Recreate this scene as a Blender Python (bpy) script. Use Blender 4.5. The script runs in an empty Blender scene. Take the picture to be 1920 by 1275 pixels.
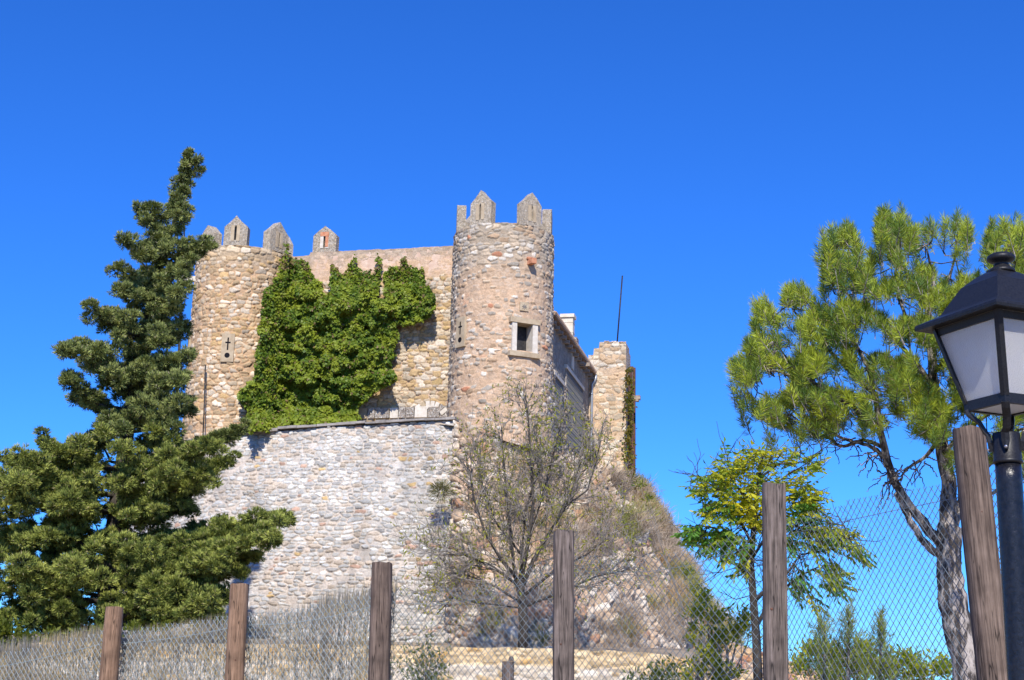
import bpy, math, random
import numpy as np
from mathutils import Vector, Matrix
random.seed(7); rng = np.random.default_rng(7)
SC = bpy.context.scene; COL = SC.collection
# ---------------------------------------------------------------- camera
F = 2600.0; PITCH = math.atan(0.244); ROLL = math.radians(1.3)
CAM = np.array([0.0, 0.0, 1.6])
cp, sp = math.cos(PITCH), math.sin(PITCH); cr, sr = math.cos(ROLL), math.sin(ROLL)
r0 = np.array([1.0, 0, 0]); u0 = np.array([0, -sp, cp]); FW = np.array([0, cp, sp])
RT = r0*cr + u0*sr; UP = u0*cr - r0*sr
cam = bpy.data.cameras.new('camera'); camo = bpy.data.objects.new('camera', cam); COL.objects.link(camo)
cam.sensor_width = 36; cam.lens = F/1920*36; cam.clip_end = 6000; cam.clip_start = 0.1
M = Matrix(((RT[0], UP[0], -FW[0], CAM[0]), (RT[1], UP[1], -FW[1], CAM[1]), (RT[2], UP[2], -FW[2], CAM[2]), (0, 0, 0, 1)))
camo.matrix_world = M; SC.camera = camo
# ---------------------------------------------------------------- light
SUN_EL = math.radians(41); SUN_AZ = math.radians(1)      # azimuth to the left of straight behind the camera
sdir = Vector((-math.sin(SUN_AZ)*math.cos(SUN_EL), -math.cos(SUN_AZ)*math.cos(SUN_EL), math.sin(SUN_EL)))
w = bpy.data.worlds.new('World'); SC.world = w; w.use_nodes = True
nt = w.node_tree; nt.nodes.clear()
sky = nt.nodes.new('ShaderNodeTexSky'); sky.sky_type = 'NISHITA'; sky.sun_disc = False
sky.sun_elevation = SUN_EL; sky.sun_rotation = math.radians(180) + SUN_AZ
sky.altitude = 900; sky.air_density = 1.0; sky.dust_density = 0.25; sky.ozone_density = 5.0
hs = nt.nodes.new('ShaderNodeHueSaturation'); hs.inputs['Saturation'].default_value = 1.12; hs.inputs['Value'].default_value = 1.0; hs.inputs['Hue'].default_value = 0.5
bg = nt.nodes.new('ShaderNodeBackground'); bg.inputs['Strength'].default_value = 0.13
wo = nt.nodes.new('ShaderNodeOutputWorld')
tint = nt.nodes.new('ShaderNodeVectorMath'); tint.operation = 'MULTIPLY'; tint.inputs[1].default_value = (0.27, 0.655, 1.25)
nt.links.new(sky.outputs[0], hs.inputs['Color']); nt.links.new(hs.outputs[0], tint.inputs[0]); nt.links.new(tint.outputs[0], bg.inputs[0]); nt.links.new(bg.outputs[0], wo.inputs[0])
sl = bpy.data.lights.new('sun', 'SUN'); sl.energy = 4.6; sl.angle = math.radians(0.5); sl.color = (1.0, 0.95, 0.87)
so = bpy.data.objects.new('sun', sl); COL.objects.link(so); so.rotation_euler = sdir.to_track_quat('Z', 'Y').to_euler()
SC.view_settings.view_transform = 'Standard'; SC.view_settings.look = 'None'; SC.view_settings.exposure = 0.36; SC.view_settings.gamma = 1
SC.render.engine = 'CYCLES'
# ---------------------------------------------------------------- helpers
def ray(px, py): return FW + (px-960)/F*RT + (637.5-py)/F*UP
def W(px, py, Y):
    d = ray(px, py); return CAM + d*(Y/d[1])
ANG = math.radians(12)
CU = np.array([math.cos(ANG), -math.sin(ANG), 0]); CV = np.array([math.sin(ANG), math.cos(ANG), 0])
O = W(941, 600, 65.0); O[2] = 0
def PV(px, py, v):
    d = ray(px, py); t = (v - (CAM-O)@CV)/(d@CV); return CAM+t*d
def PU(px, py, u):
    d = ray(px, py); t = (u - (CAM-O)@CU)/(d@CU); return CAM+t*d
def uv(p): q = p-O; return q@CU, q@CV
def CW(u, v, z): return O + CU*u + CV*v + np.array([0, 0, z])
def fr(x): return x-np.floor(x)
def hsh(a, b=0, c=0, s=0): return fr(np.sin(a*127.1+b*311.7+c*74.7+s*19.19+1.3)*43758.5453)
def vnoise(x, y, z=0, s=0):
    x, y, z = np.broadcast_arrays(np.asarray(x, float), np.asarray(y, float), np.asarray(z, float))
    i, j, k = np.floor(x), np.floor(y), np.floor(z); a, b, c = x-i, y-j, z-k
    a, b, c = a*a*(3-2*a), b*b*(3-2*b), c*c*(3-2*c); r = 0
    for di in (0, 1):
        for dj in (0, 1):
            for dk in (0, 1):
                r = r + hsh(i+di, j+dj, k+dk, s)*(a if di else 1-a)*(b if dj else 1-b)*(c if dk else 1-c)
    return r
def fbm(x, y, z=0, s=0, o=4):
    r = 0; amp = .5; x = np.asarray(x, float); y = np.asarray(y, float); z = np.asarray(z, float)
    for i in range(o): r = r+amp*vnoise(x*2**i, y*2**i, z*2**i, s+i); amp *= .5
    return r
def sst(a, b, x): t = np.clip((x-a)/(b-a), 0, 1); return t*t*(3-2*t)
def lerp(a, b, t): return a*(1-t)+b*t
def setpar(o, p):
    o.parent = p; o.matrix_parent_inverse = Matrix.Translation(-p.location) if p.parent is None else Matrix.Identity(4)
def mesh(name, V, Fc, mat, parent=None, col=None, smooth=True, mids=None):
    V = np.asarray(V, dtype=np.float32).reshape(-1, 3); me = bpy.data.meshes.new(name)
    if isinstance(Fc, np.ndarray):
        n, k = Fc.shape
        me.vertices.add(len(V)); me.vertices.foreach_set('co', V.ravel())
        me.loops.add(n*k); me.loops.foreach_set('vertex_index', Fc.astype(np.int32).ravel())
        me.polygons.add(n); me.polygons.foreach_set('loop_start', np.arange(0, n*k, k, dtype=np.int32))
        me.update(calc_edges=True)
    else:
        me.from_pydata(V.tolist(), [], Fc)
    for m in (mat if isinstance(mat, (list, tuple)) else [mat]): me.materials.append(m)
    if mids is not None: me.polygons.foreach_set('material_index', np.asarray(mids, dtype=np.int32))
    me.polygons.foreach_set('use_smooth', [smooth]*len(me.polygons))
    if col is not None:
        a = me.color_attributes.new('Col', 'FLOAT_COLOR', 'POINT')
        c = np.ones((len(V), 4), dtype=np.float32); c[:, :3] = np.clip(col, 0, 1); a.data.foreach_set('color', c.ravel())
    me.update()
    o = bpy.data.objects.new(name, me); COL.objects.link(o)
    if parent is not None: setpar(o, parent)
    return o
def tag(o, label=None, cat=None, group=None, kind=None):
    if label: o['label'] = label
    if cat: o['category'] = cat
    if group: o['group'] = group
    if kind: o['kind'] = kind
    return o
def thing(name, label, cat, group=None, loc=(0, 0, 0)):
    o = bpy.data.objects.new(name, None); o.location = tuple(map(float, loc)); COL.objects.link(o); o.empty_display_size = .2
    return tag(o, label, cat, group)
class MB:
    def __init__(s): s.v = []; s.f = []; s.n = 0; s.m = []; s.mi = 0; s.c = []
    def add(s, V, Fc, c=None):
        V = [tuple(map(float, p)) for p in V]; s.v += V; s.f += [tuple(i+s.n for i in f) for f in Fc]; s.n += len(V); s.m += [s.mi]*len(Fc)
        s.c += [c if c is not None else (.5, .5, .5)]*len(V)
    def frame(s, o, X, Y, Z, a, b, c=None):   # box between local corners a,b
        P = []
        for k in (a[2], b[2]):
            for (i, j) in ((a[0], a[1]), (b[0], a[1]), (b[0], b[1]), (a[0], b[1])): P.append(o+X*i+Y*j+Z*k)
        s.add(P, [(0, 3, 2, 1), (4, 5, 6, 7), (0, 1, 5, 4), (1, 2, 6, 5), (2, 3, 7, 6), (3, 0, 4, 7)], c)
    def box(s, a, b, c=None): s.frame(np.zeros(3), np.array([1., 0, 0]), np.array([0, 1., 0]), np.array([0, 0, 1.]), a, b, c)
    def tube(s, pts, rad, n=6, c=None, cap=True, flat=1.0):
        pts = [np.asarray(p, float) for p in pts]; k = len(pts)
        if np.isscalar(rad): rad = [rad]*k
        R = []; ref = None
        for i, p in enumerate(pts):
            t = pts[min(i+1, k-1)]-pts[max(i-1, 0)]; t = t/(np.linalg.norm(t)+1e-9)
            if ref is None: ref = np.array([0, 0, 1.]) if abs(t[2]) < .9 else np.array([1., 0, 0])
            a = np.cross(t, ref); a /= np.linalg.norm(a)+1e-9; b = np.cross(t, a); ref = -b if abs(b@t) < .1 else ref
            ref = np.cross(a, t)
            for j in range(n):
                q = 2*math.pi*j/n; R.append(p+rad[i]*(a*math.cos(q)+b*flat*math.sin(q)))
        Fc = [(i*n+j, i*n+(j+1) % n, (i+1)*n+(j+1) % n, (i+1)*n+j) for i in range(k-1) for j in range(n)]
        if cap and n > 2: Fc += [tuple(range(n-1, -1, -1)), tuple((k-1)*n+j for j in range(n))]
        s.add(R, Fc, c)
    def lathe(s, o, prof, n=24, a0=0.0, c=None, cap=True):   # prof list of (r,z)
        R = [o+np.array([r*math.cos(a0+2*math.pi*j/n), r*math.sin(a0+2*math.pi*j/n), z]) for r, z in prof for j in range(n)]
        k = len(prof)
        Fc = [(i*n+j, i*n+(j+1) % n, (i+1)*n+(j+1) % n, (i+1)*n+j) for i in range(k-1) for j in range(n)]
        if cap: Fc += [tuple(range(n-1, -1, -1)), tuple((k-1)*n+j for j in range(n))]
        s.add(R, Fc, c)
    def prism(s, o, X, Z, Yd, poly, t0, t1, c=None):   # polygon in X,Z extruded along Yd
        k = len(poly); P = [o+X*x+Z*z+Yd*t0 for x, z in poly]+[o+X*x+Z*z+Yd*t1 for x, z in poly]
        s.add(P, [tuple(range(k)), tuple(range(2*k-1, k-1, -1))]+[(i, i+k, (i+1) % k+k, (i+1) % k) for i in range(k)], c)
    def build(s, name, mat, parent=None, smooth=False, usecol=False):
        return mesh(name, np.array(s.v), s.f, mat, parent, np.array(s.c) if usecol else None, smooth, s.m if isinstance(mat, (list, tuple)) else None)
X1, Y1, Z1 = np.array([1., 0, 0]), np.array([0, 1., 0]), np.array([0, 0, 1.])
# fast bulk leaf builder
class Leaves:
    def __init__(s): s.V = []; s.C = []
    def add(s, P, D, L, Wd, C, N=None, curl=0.0):
        """P base points (n,3), D unit directions, L lengths, Wd widths, C colours (n,3): one rhombic leaf each"""
        n = len(P); L = np.broadcast_to(L, (n,))[:, None]; Wd = np.broadcast_to(Wd, (n,))[:, None]
        if N is None: N = rng.normal(size=(n, 3))
        S = np.cross(D, N); S /= np.linalg.norm(S, axis=1, keepdims=True)+1e-9
        U = np.cross(S, D)
        a = P; b = P+D*L*.45+S*Wd*.5-U*Wd*.12; c = P+D*L-U*L*curl; d = P+D*L*.45-S*Wd*.5-U*Wd*.12
        s.V.append(np.stack([a, b, c, d], 1).reshape(-1, 3)); s.C.append(np.repeat(C, 4, axis=0))
    def build(s, name, mat, parent=None):
        V = np.concatenate(s.V); C = np.concatenate(s.C); Fc = np.arange(len(V)).reshape(-1, 4)
        return mesh(name, V, Fc, mat, parent, C, smooth=False)
def unit(a): return a/(np.linalg.norm(a, axis=-1, keepdims=True)+1e-9)
def inpoly(x, y, poly):
    x = np.asarray(x); y = np.asarray(y); r = np.zeros(x.shape, bool); n = len(poly); j = n-1
    for i in range(n):
        xi, yi = poly[i]; xj, yj = poly[j]
        c = ((yi > y) != (yj > y)) & (x < (xj-xi)*(y-yi)/(yj-yi+1e-12)+xi); r ^= c; j = i
    return r
# ---------------------------------------------------------------- materials
def newmat(name):
    m = bpy.data.materials.new(name); m.use_nodes = True; n = m.node_tree.nodes; b = n['Principled BSDF']; return m, m.node_tree, n, b
def L(nt, a, b): nt.links.new(a, b)
def mat_vcol(name, rough=.9, bump=.5, nscale=14, contrast=.35, dist=.02):
    m, t, n, b = newmat(name); at = n.new('ShaderNodeAttribute'); at.attribute_name = 'Col'
    tc = n.new('ShaderNodeTexCoord'); no = n.new('ShaderNodeTexNoise'); no.inputs['Scale'].default_value = nscale; no.inputs['Detail'].default_value = 6; no.inputs['Roughness'].default_value = .7
    L(t, tc.outputs['Object'], no.inputs['Vector'])
    mr = n.new('ShaderNodeMapRange'); mr.inputs['From Min'].default_value = .25; mr.inputs['From Max'].default_value = .75; mr.inputs['To Min'].default_value = 1-contrast; mr.inputs['To Max'].default_value = 1+contrast
    L(t, no.outputs['Fac'], mr.inputs['Value'])
    mx = n.new('ShaderNodeVectorMath'); mx.operation = 'SCALE'; L(t, at.outputs['Color'], mx.inputs[0]); L(t, mr.outputs[0], mx.inputs['Scale'])
    L(t, mx.outputs[0], b.inputs['Base Color']); b.inputs['Roughness'].default_value = rough
    b.inputs['Specular IOR Level'].default_value = .2
    bp = n.new('ShaderNodeBump'); bp.inputs['Strength'].default_value = bump; bp.inputs['Distance'].default_value = dist
    L(t, no.outputs['Fac'], bp.inputs['Height']); L(t, bp.outputs[0], b.inputs['Normal']); return m
def mat_leaf(name, trans=.3, rough=.5, spec=.3):
    m, t, n, b = newmat(name); at = n.new('ShaderNodeAttribute'); at.attribute_name = 'Col'
    L(t, at.outputs['Color'], b.inputs['Base Color']); b.inputs['Roughness'].default_value = rough; b.inputs['Specular IOR Level'].default_value = spec
    tr = n.new('ShaderNodeBsdfTranslucent'); sc = n.new('ShaderNodeVectorMath'); sc.operation = 'MULTIPLY'; sc.inputs[1].default_value = (1.3, 1.2, .5)
    L(t, at.outputs['Color'], sc.inputs[0]); L(t, sc.outputs[0], tr.inputs[0])
    mx = n.new('ShaderNodeMixShader'); mx.inputs[0].default_value = trans; out = n['Material Output']
    L(t, b.outputs[0], mx.inputs[1]); L(t, tr.outputs[0], mx.inputs[2]); L(t, mx.outputs[0], out.inputs[0]); return m
def mat_noise(name, c1, c2, scale=(4, 4, 4), rough=.8, bump=.4, dist=.01, metal=0, detail=6, lo=.35, hi=.65, spec=.3, c3=None):
    m, t, n, b = newmat(name); tc = n.new('ShaderNodeTexCoord'); mp = n.new('ShaderNodeMapping'); mp.inputs['Scale'].default_value = scale
    no = n.new('ShaderNodeTexNoise'); no.inputs['Scale'].default_value = 1; no.inputs['Detail'].default_value = detail; no.inputs['Roughness'].default_value = .65
    L(t, tc.outputs['Object'], mp.inputs[0]); L(t, mp.outputs[0], no.inputs['Vector'])
    cr_ = n.new('ShaderNodeValToRGB'); e = cr_.color_ramp.elements; e[0].position = lo; e[0].color = (*c1, 1); e[1].position = hi; e[1].color = (*c2, 1)
    if c3: q = e.new((lo+hi)/2); q.color = (*c3, 1)
    L(t, no.outputs['Fac'], cr_.inputs[0]); L(t, cr_.outputs[0], b.inputs['Base Color'])
    b.inputs['Roughness'].default_value = rough; b.inputs['Metallic'].default_value = metal; b.inputs['Specular IOR Level'].default_value = spec
    bp = n.new('ShaderNodeBump'); bp.inputs['Strength'].default_value = bump; bp.inputs['Distance'].default_value = dist
    L(t, no.outputs['Fac'], bp.inputs['Height']); L(t, bp.outputs[0], b.inputs['Normal']); return m
def mat_rubble(name, cols, mortar, scale=(3, 3, 5), thr=.08):
    """small masonry pieces: voronoi stones in mortar"""
    m, t, n, b = newmat(name); tc = n.new('ShaderNodeTexCoord'); mp = n.new('ShaderNodeMapping'); mp.inputs['Scale'].default_value = scale
    v = n.new('ShaderNodeTexVoronoi'); v2 = n.new('ShaderNodeTexVoronoi'); v2.feature = 'DISTANCE_TO_EDGE'
    no = n.new('ShaderNodeTexNoise'); no.inputs['Scale'].default_value = 9; no.inputs['Detail'].default_value = 5; L(t, tc.outputs['Object'], no.inputs['Vector'])
    L(t, tc.outputs['Object'], mp.inputs[0]); L(t, mp.outputs[0], v.inputs['Vector']); L(t, mp.outputs[0], v2.inputs['Vector'])
    sp_ = n.new('ShaderNodeSeparateColor'); L(t, v.outputs['Color'], sp_.inputs[0])
    cr_ = n.new('ShaderNodeValToRGB'); cr_.color_ramp.interpolation = 'CONSTANT'; e = cr_.color_ramp.elements
    e[0].position = 0; e[0].color = (*cols[0], 1); e[1].position = 1/len(cols); e[1].color = (*cols[1], 1)
    for i in range(2, len(cols)): q = e.new(i/len(cols)); q.color = (*cols[i], 1)
    L(t, sp_.outputs[0], cr_.inputs[0])
    ms = n.new('ShaderNodeMapRange'); ms.inputs['From Min'].default_value = thr*.4; ms.inputs['From Max'].default_value = thr; L(t, v2.outputs['Distance'], ms.inputs['Value'])
    mx = n.new('ShaderNodeMix'); mx.data_type = 'RGBA'; L(t, ms.outputs[0], mx.inputs[0]); mx.inputs[6].default_value = (*mortar, 1); L(t, cr_.outputs[0], mx.inputs[7])
    mr = n.new('ShaderNodeMapRange'); mr.inputs['From Min'].default_value = .3; mr.inputs['From Max'].default_value = .7; mr.inputs['To Min'].default_value = .65; mr.inputs['To Max'].default_value = 1.3; L(t, no.outputs['Fac'], mr.inputs['Value'])
    sc = n.new('ShaderNodeVectorMath'); sc.operation = 'SCALE'; L(t, mx.outputs[2], sc.inputs[0]); L(t, mr.outputs[0], sc.inputs['Scale'])
    L(t, sc.outputs[0], b.inputs['Base Color']); b.inputs['Roughness'].default_value = .95; b.inputs['Specular IOR Level'].default_value = .2
    ad = n.new('ShaderNodeMath'); L(t, ms.outputs[0], ad.inputs[0]); L(t, no.outputs['Fac'], ad.inputs[1])
    bp = n.new('ShaderNodeBump'); bp.inputs['Strength'].default_value = 1; bp.inputs['Distance'].default_value = .05; L(t, ad.outputs[0], bp.inputs['Height']); L(t, bp.outputs[0], b.inputs['Normal']); return m
def mat_plain(name, c, rough=.6, metal=0, spec=.4):
    m, t, n, b = newmat(name); b.inputs['Base Color'].default_value = (*c, 1); b.inputs['Roughness'].default_value = rough; b.inputs['Metallic'].default_value = metal; b.inputs['Specular IOR Level'].default_value = spec; return m
mMas = mat_vcol('masonry', bump=.9, nscale=11, contrast=.3, dist=.04)
mCliff = mat_vcol('rubble_slope', bump=1, nscale=5, contrast=.4, dist=.08)
mLeaf = mat_leaf('leaf', .25); mNeed = mat_leaf('needle', .2, .45, .35); mCyp = mat_leaf('scale_leaf', .06, .7, .15); mIvy = mat_leaf('ivy_leaf', .2, .5, .22); mBroad = mat_leaf('broad_leaf', .5, .5)
mDry = mat_leaf('dry_stalk', .15, .9, .1)
mRubM = mat_rubble('merlon_stone', [(.60, .50, .37), (.68, .59, .46), (.50, .42, .32), (.74, .67, .57), (.62, .50, .36)], (.58, .47, .34), (4.5, 4.5, 8))
mRubP = mat_rubble('pier_stone', [(.60, .46, .33), (.66, .55, .44), (.52, .38, .27), (.72, .66, .58), (.58, .45, .33)], (.60, .45, .33), (1.7, 1.7, 4))
mRubG = mat_rubble('grey_rubble', [(.42, .38, .33), (.56, .50, .43), (.33, .28, .24), (.60, .56, .50), (.46, .37, .29)], (.42, .34, .27), (3, 3, 5))
mPlast = mat_noise('pink_plaster', (.50, .33, .23), (.66, .50, .38), (2, 2, 2), .95, .6, .03)
mSand = mat_noise('sandstone', (.36, .27, .17), (.50, .40, .27), (3, 3, 3), .9, .5, .02)
mSandP = mat_noise('pale_ashlar', (.52, .45, .36), (.68, .62, .53), (4, 4, 4), .9, .5, .02)
mBrickR = mat_noise('orange_brick', (.45, .16, .08), (.60, .30, .17), (7, 7, 7), .9, .5, .02)
mGrPl = mat_noise('grey_render', (.20, .19, .18), (.34, .32, .30), (1.5, 1.5, 1.5), .95, .6, .03)
mTile = mat_noise('roof_tile', (.30, .20, .14), (.48, .36, .27), (2, 2, 2), .9, .5, .02)
mBlack = mat_plain('painted_interior_shade', (.012, .012, .015), .9, 0, .1)  # black colour standing in for the shade inside slits and windows
mIron = mat_noise('dark_iron', (.02, .02, .022), (.06, .055, .05), (9, 9, 9), .6, .2, .003, .3)
mRust = mat_noise('rusty_iron', (.05, .028, .02), (.16, .075, .05), (6, 6, 2), .85, .5, .02)
mZinc = mat_noise('zinc_pipe', (.33, .35, .38), (.45, .47, .5), (5, 5, 1), .45, .1, .003, .6)
mWoodG = mat_noise('weathered_beam', (.20, .15, .11), (.42, .34, .27), (3, 10, 10), .9, .6, .01)
mCap = mat_noise('coping_slab', (.20, .18, .16), (.38, .34, .30), (2, 2, 2), .95, .8, .05)
mGround = mat_noise('dry_earth', (.20, .15, .10), (.36, .29, .20), (.6, .6, .6), 1, .8, .1)
mBark = mat_noise('pine_bark', (.06, .05, .045), (.46, .40, .35), (16, 16, 5), .95, 1.0, .04, detail=8, lo=.46, hi=.60)
mBarkD = mat_noise('dark_bark', (.03, .025, .02), (.10, .085, .07), (8, 8, 3), .95, .8, .02)
mBarkG = mat_noise('grey_twig', (.16, .14, .12), (.34, .30, .26), (6, 6, 3), .95, .5, .01)
# ---------------------------------------------------------------- masonry pattern
def cells(U, V, w, h, seed, ju=.32, jv=.22, p=3.0):
    gv = V/h; row = np.floor(gv); F1 = np.full(U.shape, 9.); F2 = F1.copy(); I = np.zeros(U.shape); J = I.copy()
    for dr in (-1, 0, 1):
        r = row+dr; sc = .7+.6*hsh(r, 3, 0, seed); off = 17*hsh(r, 7, 0, seed); gu = U/w*sc+off; cu = np.floor(gu)
        for dc in (-1, 0, 1):
            c = cu+dc; x = c+.5+(hsh(c, r, 1, seed)-.5)*2*ju; y = r+.5+(hsh(c, r, 2, seed)-.5)*2*jv
            wt = .62+.76*hsh(c, r, 3, seed)**1.3
            d = (np.abs((gu-x)/sc)**p+np.abs(gv-y)**p)**(1/p)/wt
            m = d < F1; F2 = np.where(m, F1, np.minimum(F2, d)); F1 = np.where(m, d, F1); I = np.where(m, c, I); J = np.where(m, r, J)
    return F1, F2-F1, I, J
MT = np.array([.88, .82, .73])
def masonry(U, V, pal, mortar, seed=1, w=.42, h=.24, edge=.16, cover=.0, amp=.05, tone=None, p=3.0, jv=.22, ju=.32):
    """-> displacement (m), colour; pal list of (rgb, weight)"""
    Uw = U+.16*(vnoise(U*1.1, V*1.1, 0, seed)-.5)+.05*(vnoise(U*6, V*6, 0, seed+3)-.5)
    Vw = V+.14*(vnoise(U*.7, V*1.3, 5, seed+1)-.5)+.05*(vnoise(U*6, V*6, 9, seed+3)-.5)
    F1, E, I, J = cells(Uw, Vw, w, h, seed, ju, jv, p)
    r = hsh(I, J, 5, seed); wts = np.cumsum([q[1] for q in pal]); wts = wts/wts[-1]
    k = np.searchsorted(wts, r.ravel()).reshape(r.shape); C = np.array([q[0] for q in pal])[np.clip(k, 0, len(pal)-1)]
    C = C*(.78+.44*hsh(I, J, 6, seed))[..., None]
    e = sst(edge*.35, edge, E)
    cv = (hsh(I, J, 8, seed)+.6*(vnoise(U*.5, V*.5, 3, seed)-.5) < cover) if not np.isscalar(cover) or cover > 0 else np.zeros(U.shape, bool)
    e = np.where(cv, e*.15, e)
    nz = fbm(U*3, V*3, 0, seed+5)
    C = C*MT; mortar = np.asarray(mortar)*MT
    mo = np.array(mortar)*(.75+.5*nz)[..., None] if np.ndim(mortar) == 1 else mortar*(.75+.5*nz)[..., None]
    col = lerp(mo, C, (e**.7)[..., None])
    col *= (.85+.3*fbm(U*9, V*9, 1, seed+8, 3))[..., None]
    if tone is not None: col *= tone
    hgt = amp*e*(.45+.8*hsh(I, J, 9, seed))+.02*(nz-.5)+.03*(vnoise(U*7, V*7, 2, seed)-.5)
    return hgt, col
def grid(name, P, N, U, V, spec, mat, parent=None, keep=None):
    h, c = masonry(U, V, **spec); P = P+N*h[..., None]; nr, nc = U.shape
    i = np.arange(nr*nc).reshape(nr, nc); Fc = np.stack([i[:-1, :-1], i[:-1, 1:], i[1:, 1:], i[1:, :-1]], -1).reshape(-1, 4)
    if keep is not None: Fc = Fc[keep[:-1, :-1].ravel()]
    return mesh(name, P.reshape(-1, 3), Fc, mat, parent, c.reshape(-1, 3))
# ================================================================ SETTING
def gz(x, y):
    lat = 1-sst(.13, .24, x/np.maximum(y, 5))
    a = sst(18, 34, y)*.7+sst(36, 46, y)*1.5+sst(50, 60, y)*.8
    back = 1-sst(110, 200, y)
    return a*lat*back + .06*(vnoise(x*.3, y*.3, 0, 3)-.5)*sst(6, 12, y)
xs = np.concatenate([np.linspace(-2500, -90, 14), np.linspace(-80, 80, 130), np.linspace(90, 2500, 14)])
ys = np.concatenate([np.linspace(-500, -12, 6), np.linspace(-10, 130, 130), np.linspace(140, 4000, 20)])
GX, GY = np.meshgrid(xs, ys); GZ = gz(GX, GY)
i = np.arange(GX.size).reshape(GX.shape)
g = mesh('ground', np.stack([GX, GY, GZ], -1).reshape(-1, 3), np.stack([i[:-1, :-1], i[:-1, 1:], i[1:, 1:], i[1:, :-1]], -1).reshape(-1, 4), mGround)
tag(g, kind='structure')
# ================================================================ CASTLE
castle = thing('castle', 'medieval stone castle with two round battlemented towers joined by an ivy covered wall', 'castle')
castle.location = tuple(O)
def cpart(o): setpar(o, castle); return o
PAL_L = [((.60, .53, .43), 4), ((.50, .40, .28), 4), ((.70, .66, .60), 2.5), ((.44, .36, .27), 2), ((.56, .42, .24), 1.2), ((.40, .37, .33), 1)]
PAL_R = [((.56, .47, .37), 3), ((.50, .46, .41), 3), ((.70, .67, .62), 2.2), ((.50, .37, .26), 2), ((.42, .39, .35), 1.2), ((.56, .27, .17), .12)]
PAL_G = [((.57, .55, .51), 5), ((.46, .45, .43), 3), ((.68, .67, .65), 2), ((.54, .45, .36), 2), ((.40, .38, .36), 1), ((.60, .42, .20), .2), ((.55, .36, .27), .4)]
PAL_Y = [((.66, .60, .48), 3), ((.62, .48, .27), 3), ((.58, .38, .17), 1.2), ((.72, .68, .60), 3)]
def angle_of(px, cx_u, R):   # angle (0 = facing -v) on a tower, by pixel at mid height
    return None
def tower(u0_, v0_, R, z0, z1, spec, win=None, tonef=None, taper=0.0):
    res = .036; nth = int(2*math.pi*R/res); nz = int((z1-z0)/res)
    th = np.linspace(-math.pi, math.pi, nth+1); zz = np.linspace(z0, z1, nz)
    TH, ZZ = np.meshgrid(th, zz); Rr = R+taper*(z1-ZZ)/(z1-z0)+.05*(fbm(TH*2, ZZ*.4, 0, 7)-.5)
    nx = np.sin(TH); ny = -np.cos(TH)
    N = nx[..., None]*CU+ny[..., None]*CV; P = O+CU*u0_+CV*v0_+N*Rr[..., None]; P[..., 2] = ZZ
    Uc = TH*R
    # seamless: pattern wraps at the back only
    keep = None
    if win: keep = ~((TH > win[0]) & (TH < win[1]) & (ZZ > win[2]) & (ZZ < win[3]))
    sp_ = dict(spec); 
    if tonef is not None: sp_['tone'] = tonef(TH, ZZ)
    if callable(sp_['mortar']): sp_['mortar'] = sp_['mortar'](TH, ZZ)
    if callable(sp_['cover']): sp_['cover'] = sp_['cover'](TH, ZZ)
    o = grid('tower', P, N, Uc, ZZ, sp_, mMas, None, keep)
    # parapet: top ring, inner face, platform
    m = MB(); n = 64; c = CW(u0_, v0_, 0)
    top = [(R+.0, z1-.02), (R-.5, z1+.01), (R-.5, z1-1.1), (.01, z1-1.1)]
    m.lathe(c, top, n, cap=False); cpart(o); setpar(m.build('parapet_walk', mRubM), o)
    return o
def tz(px, py, u0_, v0_=0, R=2.5): return PV(px, py, v0_-R)[2]
# right tower
R2 = 2.42; zt = PV(941, 417, -R2)[2]; zb = 3.0
wth = (0.50, 0.83); wz = (PV(985, 657, -R2*.87)[2], PV(985, 606, -R2*.87)[2])
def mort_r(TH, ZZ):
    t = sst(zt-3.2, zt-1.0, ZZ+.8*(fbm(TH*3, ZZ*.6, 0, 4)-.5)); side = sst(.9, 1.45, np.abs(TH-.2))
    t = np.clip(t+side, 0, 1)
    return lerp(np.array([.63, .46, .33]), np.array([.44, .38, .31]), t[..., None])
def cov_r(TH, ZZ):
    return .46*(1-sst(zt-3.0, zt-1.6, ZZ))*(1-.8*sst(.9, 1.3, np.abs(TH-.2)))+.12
twr = tower(0, 0, R2, zb, zt, dict(pal=PAL_R, mortar=mort_r, cover=cov_r, seed=3, w=.36, h=.18, edge=.26, amp=.06), (wth[0], wth[1], wz[0], wz[1]), taper=.12)
twr.name = 'tower'
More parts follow.
